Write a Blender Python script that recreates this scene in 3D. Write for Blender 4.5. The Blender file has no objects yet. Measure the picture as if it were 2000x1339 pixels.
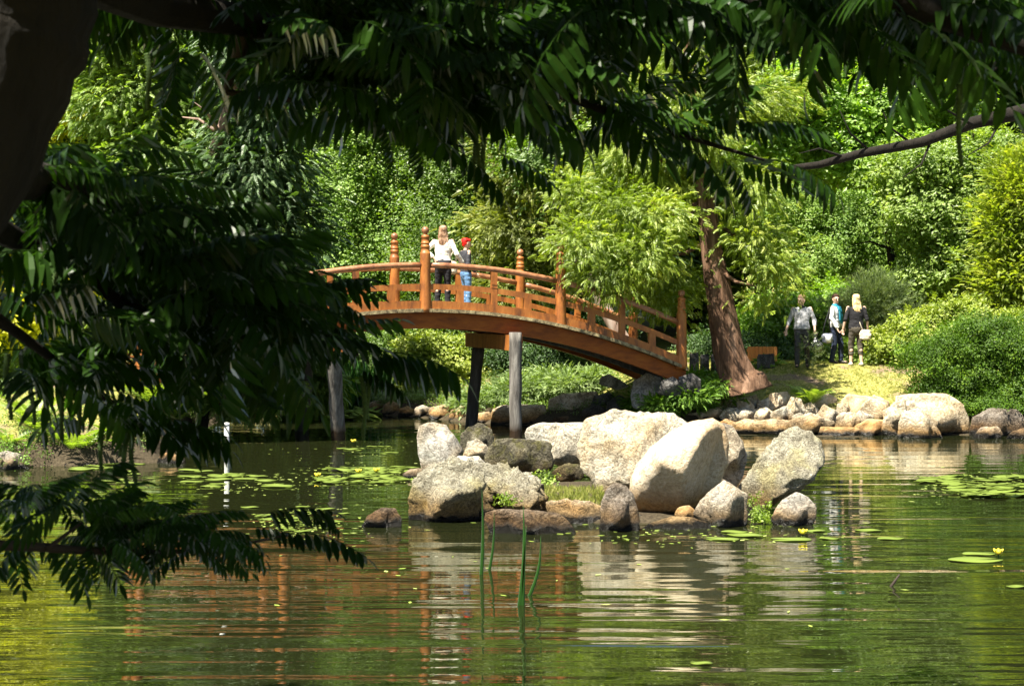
import bpy, bmesh, math, random
import numpy as np
from mathutils import Vector, Matrix, noise, Quaternion

# ------------------------------------------------------------------ camera, world, sun
F, HZ, CAMZ = 3000.0, 600.0, 2.83          # focal length in photo pixels, horizon row, eye height above the water
S = bpy.context.scene
COL = S.collection
cam = bpy.data.objects.new('camera', bpy.data.cameras.new('camera'))
COL.objects.link(cam)
cam.location = (0, 0, CAMZ)
cam.rotation_euler = (math.radians(90), 0, 0)
cam.data.sensor_width = 36
cam.data.lens = 36 * F / 2000
cam.data.shift_y = -(669.5 - HZ) / 2000
cam.data.clip_start = 0.1
cam.data.clip_end = 2000
cam.data.dof.use_dof = True
cam.data.dof.focus_distance = 27
cam.data.dof.aperture_fstop = 8
S.camera = cam

SUN_DIR = Vector((-0.34, -0.37, 1.0)).normalized()      # towards the sun
el = math.asin(SUN_DIR.z)
az = math.atan2(SUN_DIR.x, SUN_DIR.y)
W = bpy.data.worlds.new('World')
S.world = W
W.use_nodes = True
bg = W.node_tree.nodes['Background']
sky = W.node_tree.nodes.new('ShaderNodeTexSky')
sky.sky_type = 'NISHITA'
sky.sun_disc = False
sky.sun_elevation = el
sky.sun_rotation = az
W.node_tree.links.new(sky.outputs[0], bg.inputs[0])
bg.inputs[1].default_value = 0.05
sl = bpy.data.lights.new('sun', 'SUN')
sl.energy = 5.0
sl.angle = math.radians(0.5)
sl.color = (1.0, 0.94, 0.80)
so = bpy.data.objects.new('sun', sl)
COL.objects.link(so)
so.rotation_euler = (-SUN_DIR).to_track_quat('-Z', 'Y').to_euler()
S.view_settings.view_transform = 'Standard'
S.view_settings.look = 'None'
S.view_settings.exposure = 1.85
S.view_settings.gamma = 1
S.render.engine = 'CYCLES'
cy = S.cycles
cy.max_bounces = 6
cy.diffuse_bounces = 3
cy.glossy_bounces = 3
cy.transmission_bounces = 3
cy.transparent_max_bounces = 4
cy.caustics_reflective = False
cy.caustics_refractive = False
cy.sample_clamp_indirect = 4
cy.use_denoising = True

rng = np.random.default_rng(7)
random.seed(7)
PI = math.pi


def PX(px, py, D):
    """world point seen at photo pixel (px, py) standing D metres away"""
    return Vector(((px - 1000) / F * D, D, CAMZ - (py - HZ) / F * D))


def WY(py, z=0.0):
    return (CAMZ - z) * F / (py - HZ)


# ------------------------------------------------------------------ object helpers
def tag(o, label=None, cat=None, group=None, kind=None):
    if label: o['label'] = label
    if cat: o['category'] = cat
    if group: o['group'] = group
    if kind: o['kind'] = kind
    return o


def link(name, me, parent=None, mat=None, loc=None):
    o = bpy.data.objects.new(name, me)
    COL.objects.link(o)
    if mat is not None and me is not None and not me.materials:
        me.materials.append(mat)
    if parent is not None:
        o.parent = parent
    if loc is not None:
        o.location = loc
    return o


def empty(name, loc, rz=0, **k):
    o = bpy.data.objects.new(name, None)
    COL.objects.link(o)
    o.location = loc
    o.rotation_euler = (0, 0, rz)
    o.empty_display_size = .3
    return tag(o, **k)


def fastmesh(name, verts, quads, rnd=None, mat=None, smooth=False):
    me = bpy.data.meshes.new(name)
    verts = np.asarray(verts, dtype=np.float32).reshape(-1, 3)
    quads = np.asarray(quads, dtype=np.int32)
    k = quads.shape[1]
    n = len(quads)
    me.vertices.add(len(verts))
    me.vertices.foreach_set('co', verts.ravel())
    me.loops.add(n * k)
    me.loops.foreach_set('vertex_index', quads.ravel())
    me.polygons.add(n)
    me.polygons.foreach_set('loop_start', np.arange(0, n * k, k, dtype=np.int32))
    me.polygons.foreach_set('use_smooth', np.full(n, smooth, dtype=bool))
    if rnd is not None:
        a = me.attributes.new('rnd', 'FLOAT', 'FACE')
        a.data.foreach_set('value', np.asarray(rnd, dtype=np.float32))
    if mat: me.materials.append(mat)
    me.update(calc_edges=True)
    return me


class MB:
    """collects shapes, then links them as ONE mesh object"""
    def __init__(s):
        s.v = []; s.f = []; s.sm = []

    def add(s, v, f, smooth=False):
        b = len(s.v)
        s.v += [tuple(p) for p in v]
        s.f += [tuple(i + b for i in q) for q in f]
        s.sm += [smooth] * len(f)
        return s

    def box(s, c, size, rot=None):
        hx, hy, hz = size[0] / 2, size[1] / 2, size[2] / 2
        P = [Vector((x * hx, y * hy, z * hz)) for z in (-1, 1) for y in (-1, 1) for x in (-1, 1)]
        if rot is not None: P = [rot @ p for p in P]
        P = [p + Vector(c) for p in P]
        return s.add(P, [(0, 2, 3, 1), (4, 5, 7, 6), (0, 1, 5, 4), (2, 6, 7, 3), (0, 4, 6, 2), (1, 3, 7, 5)])

    def loft(s, rings, n=12, up=None, smooth=True):
        """rings: (point, rx, ry); closed tube with caps; rx lies along the side vector"""
        P = [Vector(r[0]) for r in rings]
        m = len(P)
        vs = []
        side = None
        for i in range(m):
            t = (P[min(i + 1, m - 1)] - P[max(i - 1, 0)])
            if t.length < 1e-9: t = Vector((0, 0, 1))
            t.normalize()
            if side is None:
                u = Vector(up) if up is not None else (Vector((1, 0, 0)) if abs(t.x) < .9 else Vector((0, 1, 0)))
                side = (u - t * u.dot(t)).normalized()
            else:
                side = (side - t * side.dot(t)).normalized()
            w = t.cross(side)
            rx, ry = rings[i][1], rings[i][2] if len(rings[i]) > 2 else rings[i][1]
            for k in range(n):
                a = 2 * PI * k / n
                vs.append(P[i] + side * (rx * math.cos(a)) + w * (ry * math.sin(a)))
        fs = []
        for i in range(m - 1):
            for k in range(n):
                k2 = (k + 1) % n
                fs.append((i * n + k, i * n + k2, (i + 1) * n + k2, (i + 1) * n + k))
        b = len(vs)
        vs += [P[0], P[-1]]
        for k in range(n):
            k2 = (k + 1) % n
            fs.append((b, k2, k))
            fs.append((b + 1, (m - 1) * n + k, (m - 1) * n + k2))
        return s.add(vs, fs, smooth)

    def cap(s, p0, p1, r0, r1, n=12, flat=1.0, up=None):
        p0 = Vector(p0); p1 = Vector(p1)
        t = (p1 - p0)
        t = t.normalized() if t.length > 1e-6 else Vector((0, 0, 1))
        R = []
        for a in (-1.5, -1.0, -.5):
            R.append((p0 + t * (r0 * math.sin(a)), r0 * math.cos(a), r0 * math.cos(a) * flat))
        R.append((p0, r0, r0 * flat)); R.append((p1, r1, r1 * flat))
        for a in (.5, 1.0, 1.5):
            R.append((p1 + t * (r1 * math.sin(a)), r1 * math.cos(a), r1 * math.cos(a) * flat))
        return s.loft(R, n, up)

    def lathe(s, c, prof, n=20, smooth=True):
        vs = []
        for z, r in prof:
            for k in range(n):
                a = 2 * PI * k / n
                vs.append((c[0] + r * math.cos(a), c[1] + r * math.sin(a), c[2] + z))
        fs = []
        for i in range(len(prof) - 1):
            for k in range(n):
                k2 = (k + 1) % n
                fs.append((i * n + k, i * n + k2, (i + 1) * n + k2, (i + 1) * n + k))
        b = len(vs)
        vs += [(c[0], c[1], c[2] + prof[0][0]), (c[0], c[1], c[2] + prof[-1][0])]
        for k in range(n):
            k2 = (k + 1) % n
            fs.append((b, k2, k)); fs.append((b + 1, (len(prof) - 1) * n + k, (len(prof) - 1) * n + k2))
        return s.add(vs, fs, smooth)

    def mesh(s, name, mat=None):
        me = bpy.data.meshes.new(name)
        me.from_pydata(s.v, [], s.f)
        me.polygons.foreach_set('use_smooth', s.sm)
        if mat: me.materials.append(mat)
        me.update()
        return me

    def build(s, name, mat, parent=None, **k):
        return tag(link(name, s.mesh(name, mat), parent), **k)


def remesh(mb, name, voxel, mat, parent=None, smooth=2, fold=0.0, **k):
    """one continuous closed surface from overlapping shapes"""
    tmp = link(name + '_tmp', mb.mesh(name + '_tmp'))
    m = tmp.modifiers.new('r', 'REMESH'); m.mode = 'VOXEL'; m.voxel_size = voxel; m.use_smooth_shade = True
    if smooth:
        q = tmp.modifiers.new('s', 'SMOOTH'); q.factor = .5; q.iterations = smooth
    dg = bpy.context.evaluated_depsgraph_get()
    dg.update()
    me = bpy.data.meshes.new_from_object(tmp.evaluated_get(dg))
    bpy.data.objects.remove(tmp)
    if fold:
        for v in me.vertices:
            c = v.co
            v.co = c + v.normal * fold * (noise.noise(Vector((c.x * 9, c.y * 9, c.z * 16))) + .5 * noise.noise(c * 30))
    me.name = name
    me.materials.clear()
    me.materials.append(mat)
    return tag(link(name, me, parent), **k)


# ------------------------------------------------------------------ materials
def newmat(name):
    m = bpy.data.materials.new(name)
    m.use_nodes = True
    nt = m.node_tree
    for n in list(nt.nodes):
        nt.nodes.remove(n)
    out = nt.nodes.new('ShaderNodeOutputMaterial')
    return m, nt, out


def N(nt, typ, **k):
    n = nt.nodes.new(typ)
    for a, b in k.items():
        if a.startswith('i_'):
            key = a[2:].replace('_', ' ')
            n.inputs[key].default_value = b
        else:
            setattr(n, a, b)
    return n


def ramp(nt, src, stops):
    r = nt.nodes.new('ShaderNodeValToRGB')
    e = r.color_ramp.elements
    while len(e) < len(stops): e.new(.5)
    for q, (p, c) in zip(e, stops):
        q.position = p; q.color = (*c, 1) if len(c) == 3 else c
    nt.links.new(src, r.inputs[0])
    return r.outputs[0]


def leafmat(name, c1, c2, c3=None, trans=.42, gloss=.10, rough=.55):
    m, nt, out = newmat(name)
    at = N(nt, 'ShaderNodeAttribute', attribute_name='rnd')
    tc = N(nt, 'ShaderNodeTexCoord')
    nz = N(nt, 'ShaderNodeTexNoise', i_Scale=.8, i_Detail=3.0)
    nt.links.new(tc.outputs['Object'], nz.inputs['Vector'])
    ad = N(nt, 'ShaderNodeMath', operation='MULTIPLY_ADD')
    nt.links.new(nz.outputs['Fac'], ad.inputs[0]); ad.inputs[1].default_value = .9
    sb = N(nt, 'ShaderNodeMath', operation='MULTIPLY_ADD')
    nt.links.new(at.outputs['Fac'], sb.inputs[0]); sb.inputs[1].default_value = .75; sb.inputs[2].default_value = -.33
    nt.links.new(sb.outputs[0], ad.inputs[2])
    c3 = c3 or c2
    col = ramp(nt, ad.outputs[0], [(0.05, c1), (.55, c2), (.95, c3)])
    df = N(nt, 'ShaderNodeBsdfDiffuse'); nt.links.new(col, df.inputs[0])
    tr = N(nt, 'ShaderNodeBsdfTranslucent')
    mg = N(nt, 'ShaderNodeMix', data_type='RGBA', blend_type='MULTIPLY')
    mg.inputs[0].default_value = 1
    nt.links.new(col, mg.inputs[6]); mg.inputs[7].default_value = (1.5, 1.6, .5, 1)
    nt.links.new(mg.outputs[2], tr.inputs[0])
    mx = N(nt, 'ShaderNodeMixShader'); mx.inputs[0].default_value = trans
    nt.links.new(df.outputs[0], mx.inputs[1]); nt.links.new(tr.outputs[0], mx.inputs[2])
    if gloss > 0:
        gl = N(nt, 'ShaderNodeBsdfGlossy'); gl.inputs['Roughness'].default_value = rough
        gl.inputs[0].default_value = (1, 1, 1, 1)
        fr = N(nt, 'ShaderNodeFresnel'); fr.inputs[0].default_value = 1.4
        mu = N(nt, 'ShaderNodeMath', operation='MULTIPLY'); nt.links.new(fr.outputs[0], mu.inputs[0]); mu.inputs[1].default_value = gloss * .7
        m2 = N(nt, 'ShaderNodeMixShader')
        nt.links.new(mu.outputs[0], m2.inputs[0]); nt.links.new(mx.outputs[0], m2.inputs[1]); nt.links.new(gl.outputs[0], m2.inputs[2])
        mx = m2
    nt.links.new(mx.outputs[0], out.inputs[0])
    return m


def pmat(name, c1, c2, scale=8, rough=.7, stretch=(1, 1, 1), bump=.3, detail=5, spec=.3, c3=None, wet=None, bscale=None, coord='Object', bdist=.02):
    """noise-mottled principled material; wet=(z, colour factor) darkens a stain near the water line"""
    m, nt, out = newmat(name)
    tc = N(nt, 'ShaderNodeTexCoord')
    mp = N(nt, 'ShaderNodeMapping'); mp.inputs['Scale'].default_value = stretch
    nt.links.new(tc.outputs[coord], mp.inputs[0])
    nz = N(nt, 'ShaderNodeTexNoise', i_Scale=scale, i_Detail=detail, i_Roughness=.62)
    nt.links.new(mp.outputs[0], nz.inputs['Vector'])
    st = [(.3, c1), (.7, c2)] if c3 is None else [(.28, c1), (.5, c2), (.72, c3)]
    col = ramp(nt, nz.outputs['Fac'], st)
    p = N(nt, 'ShaderNodeBsdfPrincipled')
    p.inputs['Roughness'].default_value = rough
    p.inputs['Specular IOR Level'].default_value = spec
    if wet:
        ge = N(nt, 'ShaderNodeNewGeometry')
        sx = N(nt, 'ShaderNodeSeparateXYZ'); nt.links.new(ge.outputs['Position'], sx.inputs[0])
        w2 = N(nt, 'ShaderNodeMath', operation='MULTIPLY_ADD'); nt.links.new(nz.outputs['Fac'], w2.inputs[0]); w2.inputs[1].default_value = -.25
        nt.links.new(sx.outputs[2], w2.inputs[2])
        mr = N(nt, 'ShaderNodeMapRange'); nt.links.new(w2.outputs[0], mr.inputs[0])
        mr.inputs[1].default_value = wet[0] - .17; mr.inputs[2].default_value = wet[0] + .0
        mx = N(nt, 'ShaderNodeMix', data_type='RGBA', blend_type='MIX')
        nt.links.new(mr.outputs[0], mx.inputs[0]); mx.inputs[6].default_value = (*wet[1], 1); nt.links.new(col, mx.inputs[7])
        col = mx.outputs[2]
        mr2 = N(nt, 'ShaderNodeMapRange'); nt.links.new(w2.outputs[0], mr2.inputs[0])
        mr2.inputs[1].default_value = wet[0] - .17; mr2.inputs[2].default_value = wet[0]; mr2.inputs[3].default_value = .25; mr2.inputs[4].default_value = rough
        nt.links.new(mr2.outputs[0], p.inputs['Roughness'])
    nt.links.new(col, p.inputs['Base Color'])
    if bump:
        n2 = N(nt, 'ShaderNodeTexNoise', i_Scale=bscale or scale * 2.5, i_Detail=8.0, i_Roughness=.65)
        nt.links.new(mp.outputs[0], n2.inputs['Vector'])
        b = N(nt, 'ShaderNodeBump'); b.inputs['Strength'].default_value = bump; b.inputs['Distance'].default_value = bdist
        nt.links.new(n2.outputs['Fac'], b.inputs['Height']); nt.links.new(b.outputs[0], p.inputs['Normal'])
    nt.links.new(p.outputs[0], out.inputs[0])
    return m


def rockmat(name, dark, mid, light, stain=None, scale=3.0, speck=.5, bump=.6, wetz=.16, moss=None, crack=.85):
    m, nt, out = newmat(name)
    L = nt.links.new
    tc = N(nt, 'ShaderNodeTexCoord')
    ge = N(nt, 'ShaderNodeNewGeometry')
    n1 = N(nt, 'ShaderNodeTexNoise', i_Scale=scale, i_Detail=6.0, i_Roughness=.6); L(ge.outputs['Position'], n1.inputs['Vector'])
    n2 = N(nt, 'ShaderNodeTexNoise', i_Scale=scale * 9, i_Detail=6.0, i_Roughness=.75); L(ge.outputs['Position'], n2.inputs['Vector'])
    n3 = N(nt, 'ShaderNodeTexNoise', i_Scale=scale * .5, i_Detail=4.0); L(ge.outputs['Position'], n3.inputs['Vector'])
    ad = N(nt, 'ShaderNodeMix', data_type='FLOAT'); ad.inputs[0].default_value = speck
    L(n1.outputs['Fac'], ad.inputs[2]); L(n2.outputs['Fac'], ad.inputs[3])
    col = ramp(nt, ad.outputs[0], [(.36, dark), (.48, mid), (.60, light)])
    if stain:
        sr = ramp(nt, n3.outputs['Fac'], [(.45, (0, 0, 0)), (.62, (.8, .8, .8))])
        mx = N(nt, 'ShaderNodeMix', data_type='RGBA', blend_type='MIX'); L(sr, mx.inputs[0]); L(col, mx.inputs[6])
        mxm = N(nt, 'ShaderNodeMix', data_type='RGBA', blend_type='MULTIPLY'); mxm.inputs[0].default_value = 1
        L(col, mxm.inputs[6]); mxm.inputs[7].default_value = (*stain, 1); L(mxm.outputs[2], mx.inputs[7])
        col = mx.outputs[2]
    if moss:
        v = N(nt, 'ShaderNodeTexNoise', i_Scale=scale * 1.6, i_Detail=7.0, i_Roughness=.7, i_Distortion=.5); L(ge.outputs['Position'], v.inputs['Vector'])
        sr = ramp(nt, v.outputs['Fac'], [(.5, (0, 0, 0)), (.57, (.9, .9, .9))])
        mx = N(nt, 'ShaderNodeMix', data_type='RGBA', blend_type='MIX'); L(sr, mx.inputs[0]); L(col, mx.inputs[6]); mx.inputs[7].default_value = (*moss, 1)
        col = mx.outputs[2]
    # brown stain then a dark wet film just above the water
    sx = N(nt, 'ShaderNodeSeparateXYZ'); L(ge.outputs['Position'], sx.inputs[0])
    w2 = N(nt, 'ShaderNodeMath', operation='MULTIPLY_ADD'); L(n1.outputs['Fac'], w2.inputs[0]); w2.inputs[1].default_value = -.3; L(sx.outputs[2], w2.inputs[2])
    mr = N(nt, 'ShaderNodeMapRange'); L(w2.outputs[0], mr.inputs[0]); mr.inputs[1].default_value = wetz - .1; mr.inputs[2].default_value = wetz + .16
    mb = N(nt, 'ShaderNodeMix', data_type='RGBA', blend_type='MULTIPLY'); mb.inputs[0].default_value = 1; L(col, mb.inputs[6]); mb.inputs[7].default_value = (.62, .45, .26, 1)
    m3 = N(nt, 'ShaderNodeMix', data_type='RGBA', blend_type='MIX'); L(mr.outputs[0], m3.inputs[0]); L(mb.outputs[2], m3.inputs[6]); L(col, m3.inputs[7])
    mr2 = N(nt, 'ShaderNodeMapRange'); L(w2.outputs[0], mr2.inputs[0]); mr2.inputs[1].default_value = -.09; mr2.inputs[2].default_value = -.01
    m4 = N(nt, 'ShaderNodeMix', data_type='RGBA', blend_type='MIX'); L(mr2.outputs[0], m4.inputs[0]); m4.inputs[6].default_value = (.012, .01, .007, 1); L(m3.outputs[2], m4.inputs[7])
    cn = N(nt, 'ShaderNodeTexNoise', i_Scale=scale * 1.7, i_Detail=9.0, i_Roughness=.72, i_Distortion=.6); L(ge.outputs['Position'], cn.inputs['Vector'])
    c_a = N(nt, 'ShaderNodeMath', operation='SUBTRACT'); L(cn.outputs['Fac'], c_a.inputs[0]); c_a.inputs[1].default_value = .5
    c_b = N(nt, 'ShaderNodeMath', operation='ABSOLUTE'); L(c_a.outputs[0], c_b.inputs[0])
    crk = ramp(nt, c_b.outputs[0], [(.0, (.14, .12, .10)), (.018, (.72, .70, .66)), (.045, (1, 1, 1))])
    mc = N(nt, 'ShaderNodeMix', data_type='RGBA', blend_type='MULTIPLY'); mc.inputs[0].default_value = crack; L(m4.outputs[2], mc.inputs[6]); L(crk, mc.inputs[7])
    p = N(nt, 'ShaderNodeBsdfPrincipled'); L(mc.outputs[2], p.inputs['Base Color'])
    mr3 = N(nt, 'ShaderNodeMapRange'); L(mr2.outputs[0], mr3.inputs[0]); mr3.inputs[3].default_value = .25; mr3.inputs[4].default_value = .85
    L(mr3.outputs[0], p.inputs['Roughness'])
    p.inputs['Specular IOR Level'].default_value = .3
    n4 = N(nt, 'ShaderNodeTexNoise', i_Scale=scale * 4, i_Detail=10.0, i_Roughness=.7); L(ge.outputs['Position'], n4.inputs['Vector'])
    vo = N(nt, 'ShaderNodeTexVoronoi', i_Scale=scale * 3.0, feature='DISTANCE_TO_EDGE'); 
    nd = N(nt, 'ShaderNodeMix', data_type='RGBA', blend_type='MIX'); nd.inputs[0].default_value = .35; L(ge.outputs['Position'], nd.inputs[6]); L(n1.outputs['Color'], nd.inputs[7])
    L(nd.outputs[2], vo.inputs['Vector'])
    b = N(nt, 'ShaderNodeBump'); b.inputs['Strength'].default_value = min(1, bump * 1.3); b.inputs['Distance'].default_value = .12
    hs = N(nt, 'ShaderNodeMath', operation='MULTIPLY_ADD'); L(c_b.outputs[0], hs.inputs[0]); hs.inputs[1].default_value = 1.6 * crack; L(n4.outputs['Fac'], hs.inputs[2])
    L(hs.outputs[0], b.inputs['Height']); L(b.outputs[0], p.inputs['Normal'])
    L(p.outputs[0], out.inputs[0])
    return m


def plain(name, c, rough=.6, var=.15, scale=12, bump=.15, spec=.3, **k):
    a = tuple(x * (1 - var) for x in c); b = tuple(min(1, x * (1 + var)) for x in c)
    return pmat(name, a, b, scale=scale, rough=rough, bump=bump, spec=spec, **k)


M = {}
M['wood'] = pmat('painted_wood', (.09, .032, .012), (.30, .100, .020), scale=7, detail=9, rough=.5, stretch=(1, 1, .3), bump=.4, c3=(.42, .165, .036), spec=.4)
M['beam'] = pmat('beam_wood', (.11, .024, .002), (.24, .060, .003), scale=5, detail=9, rough=.5, stretch=(.5, .5, 1.6), bump=.35, c3=(.33, .10, .008), spec=.25)
M['rail'] = pmat('rail_wood', (.10, .040, .020), (.28, .115, .048), scale=7, detail=9, rough=.42, bump=.35, c3=(.40, .19, .095), spec=.5)
M['deckedge'] = pmat('weathered_planks', (.06, .045, .028), (.22, .17, .09), scale=9, rough=.85, bump=.6, c3=(.5, .42, .22))
M['pile'] = pmat('weathered_pile', (.03, .026, .022), (.12, .108, .095), scale=11, rough=.9, stretch=(1, 1, .12), bump=.9, c3=(.27, .25, .22), wet=(.22, (.03, .018, .01)), bdist=.03)
M['black_pile'] = pmat('near_black_wood', (.008, .007, .006), (.02, .018, .016), scale=9, rough=.7, stretch=(1, 1, .15), bump=.7, c3=(.07, .065, .06))  # near-black timber tone for far piles, joist and cross bracing
M['bark'] = pmat('red_bark', (.035, .018, .01), (.13, .07, .04), scale=7, rough=.95, stretch=(1, 1, .09), bump=1.0, c3=(.28, .17, .11), bdist=.06, bscale=12)
M['darkbark'] = pmat('shade_dark_bark', (.004, .003, .002), (.012, .009, .006), scale=7, rough=.95, stretch=(1, 1, .3), bump=1.0, c3=(.018, .014, .010), bdist=.04)  # tone far below real bark, standing in for shade on trunk and limb
M['twig'] = plain('twig_bark', (.035, .025, .018), rough=.8)
M['palebark'] = pmat('pale_bark', (.10, .06, .045), (.25, .17, .13), scale=6, rough=.9, stretch=(1, 1, .2), bump=.7, c3=(.42, .33, .28))

# leaf colours
M['L_thuja'] = leafmat('arborvitae_leaf', (.08, .14, .02), (.20, .30, .05), (.36, .46, .11), trans=.35)
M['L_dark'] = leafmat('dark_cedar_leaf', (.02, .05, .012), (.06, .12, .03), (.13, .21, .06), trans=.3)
M['L_grey'] = leafmat('grey_green_leaf', (.08, .16, .025), (.20, .32, .055), (.40, .51, .14), trans=.4, gloss=.10)
M['L_mid'] = leafmat('mid_green_leaf', (.05, .10, .012), (.13, .22, .03), (.27, .37, .07), trans=.45, gloss=.12)
M['L_yew'] = leafmat('yellowish_conifer_leaf', (.07, .09, .01), (.18, .22, .03), (.38, .38, .08), trans=.35)
M['L_cedar'] = leafmat('yellow_green_cedar_leaf', (.07, .12, .012), (.23, .31, .035), (.47, .50, .10), trans=.45)
M['L_oak'] = leafmat('bright_broad_leaf', (.09, .18, .015), (.22, .36, .04), (.42, .54, .11), trans=.5, gloss=.12)
M['L_gold'] = leafmat('golden_leaf', (.30, .32, .008), (.58, .58, .02), (.80, .76, .06), trans=.4)
M['L_goldc'] = leafmat('golden_conifer_leaf', (.08, .14, .02), (.27, .34, .04), (.58, .58, .09), trans=.4)
M['L_maple'] = leafmat('light_maple_leaf', (.09, .15, .02), (.19, .28, .05), (.36, .44, .13), trans=.45)
M['L_pine'] = leafmat('pine_needle', (.06, .10, .03), (.15, .20, .08), (.28, .32, .15), trans=.25)
M['L_juniper'] = leafmat('juniper_leaf', (.09, .14, .045), (.22, .31, .11), (.40, .48, .22), trans=.3)
M['L_juniper2'] = leafmat('green_juniper_leaf', (.05, .12, .012), (.14, .27, .025), (.30, .45, .06), trans=.3)
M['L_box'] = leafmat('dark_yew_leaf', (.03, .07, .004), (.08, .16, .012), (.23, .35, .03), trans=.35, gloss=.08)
M['L_rhodo'] = leafmat('rhododendron_leaf', (.12, .18, .02), (.28, .34, .05), (.52, .50, .18), trans=.35)
M['L_fern'] = leafmat('fern_leaf', (.10, .16, .02), (.22, .32, .05), (.40, .48, .12), trans=.45, gloss=.1)
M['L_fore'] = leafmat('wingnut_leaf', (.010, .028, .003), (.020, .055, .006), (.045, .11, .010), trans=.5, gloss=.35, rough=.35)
M['L_back'] = leafmat('backdrop_leaf', (.04, .08, .012), (.11, .18, .03), (.24, .32, .07), trans=.35)
M['L_grass'] = leafmat('grass_blade', (.11, .15, .025), (.24, .27, .06), (.42, .40, .14), trans=.3, gloss=.1)
M['L_reed'] = leafmat('reed_blade', (.02, .07, .01), (.04, .12, .02), (.07, .18, .03), trans=.3, gloss=.4)
M['L_pad'] = leafmat('lily_pad_skin', (.13, .18, .03), (.25, .33, .06), (.38, .44, .14), trans=.1, gloss=.3, rough=.35)
M['catkin'] = plain('catkin_skin', (.05, .09, .02), rough=.8, var=.4, scale=60)

# ------------------------------------------------------------------ ground and water
SHORE = np.array([(-22, 5), (-6, 3.2), (3, 3), (12, 4.2), (20, 12), (20, 26), (14, 32.3), (11.2, 33.6), (8.4, 33.5), (6.6, 33.9),
                  (4.6, 34.3), (3.2, 35.0), (2.4, 36.0), (1.5, 36.4), (.4, 36.9), (-1.2, 37.9), (-2.6, 39.9), (-3.8, 40.8),
                  (-5.2, 44), (-6.2, 45.5), (-7.2, 43.5), (-7.4, 38.5), (-7.1, 33.5), (-6.7, 29.6), (-6.4, 28), (-9, 27.2), (-14, 26.2), (-22, 22)], float)


def shore_dist(x, y):
    """>0 on land, <0 in the pond (metres)"""
    x = np.asarray(x, float); y = np.asarray(y, float)
    d = np.full(x.shape, 1e9); ins = np.zeros(x.shape, bool)
    n = len(SHORE)
    for i in range(n):
        a = SHORE[i]; b = SHORE[(i + 1) % n]
        e = b - a
        t = np.clip(((x - a[0]) * e[0] + (y - a[1]) * e[1]) / (e @ e), 0, 1)
        d = np.minimum(d, np.hypot(x - a[0] - t * e[0], y - a[1] - t * e[1]))
        c = ((a[1] > y) != (b[1] > y)) & (x < (b[0] - a[0]) * (y - a[1]) / (b[1] - a[1] + 1e-12) + a[0])
        ins ^= c
    return np.where(ins, -d, d)


def sstep(a, b, x):
    t = np.clip((x - a) / (b - a), 0, 1)
    return t * t * (3 - 2 * t)


def H(x, y):
    x = np.asarray(x, float); y = np.asarray(y, float)
    d = shore_dist(x, y)
    right = sstep(3.2, 5.5, x) * sstep(25, 31, y)
    z = np.where(d > 0, 0, -.9 * sstep(0, 1.5, -d))
    zr = np.interp(d, [0, .3, 1.2, 1.7, 2.1, 3.2, 4.4, 9], [-.15, -.08, .22, .46, .70, 1.12, 1.40, 1.40])
    zl = .06 + .30 * sstep(0, .6, d) + .5 * sstep(.4, 4, d) + .5 * sstep(4, 12, d)
    mid = sstep(1.2, 3.4, x) * sstep(33, 35, y)
    zm = .1 + .55 * sstep(0, .8, d) + .8 * sstep(.5, 2.8, d)
    land = zl * (1 - mid) + zm * mid
    land = land * (1 - right) + zr * right
    lw = sstep(-9.4, -7.7, -abs(x + 8.2) - 7.2) * 0
    # left bridge landing
    bl = np.exp(-(((x + 8.6) / 1.6) ** 2 + ((y - 31.5) / 3.0) ** 2))
    land = land + bl * np.clip(1.42 - land, 0, 2)
    land = land + .6 * sstep(52, 62, y) + 3.5 * sstep(60, 110, y) 
    z = np.where(d > 0, land, z)
    # rocky islet
    q = ((x - 1.5) / 2.7) ** 2 + ((y - 22.4) / 3.3) ** 2
    z = np.maximum(z, -.9 + .97 * (1 - sstep(.35, 1.0, q)) + .02)
    z = z + .03 * np.sin(x * 1.7 + y) * np.sin(y * 1.3 - x * .6)
    return z


def Hf(x, y):
    return float(H(np.array([x]), np.array([y]))[0])


def axis(lo, hi, step, far):
    core = np.arange(lo, hi + 1e-6, step)
    out = []; s = step; p = hi
    while p < far:
        s *= 1.25; p += s; out.append(p)
    out2 = []; s = step; p = lo
    while p > -far:
        s *= 1.25; p -= s; out2.append(p)
    return np.array(out2[::-1] + list(core) + out)


gx = axis(-16, 16, .16, 700); gy = axis(17, 48, .16, 900)
GX, GY = np.meshgrid(gx, gy)
GZ = H(GX, GY)
nx, ny = len(gx), len(gy)
idx = np.arange(nx * ny).reshape(ny, nx)
quads = np.stack([idx[:-1, :-1].ravel(), idx[:-1, 1:].ravel(), idx[1:, 1:].ravel(), idx[1:, :-1].ravel()], 1)
m, nt, out = newmat('lawn_and_soil')
L = nt.links.new
ge = N(nt, 'ShaderNodeNewGeometry')
n1 = N(nt, 'ShaderNodeTexNoise', i_Scale=.9, i_Detail=6.0, i_Roughness=.65); L(ge.outputs['Position'], n1.inputs['Vector'])
n2 = N(nt, 'ShaderNodeTexNoise', i_Scale=25.0, i_Detail=5.0, i_Roughness=.7); L(ge.outputs['Position'], n2.inputs['Vector'])
c1 = ramp(nt, n2.outputs['Fac'], [(.35, (.12, .13, .03)), (.55, (.30, .27, .08)), (.7, (.48, .42, .18))])
c2 = ramp(nt, n2.outputs['Fac'], [(.3, (.08, .055, .035)), (.6, (.26, .19, .13)), (.75, (.42, .33, .24))])
sel = ramp(nt, n1.outputs['Fac'], [(.52, (0, 0, 0)), (.62, (1, 1, 1))])
mx = N(nt, 'ShaderNodeMix', data_type='RGBA', blend_type='MIX'); L(sel, mx.inputs[0]); L(c1, mx.inputs[6]); L(c2, mx.inputs[7])
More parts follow.
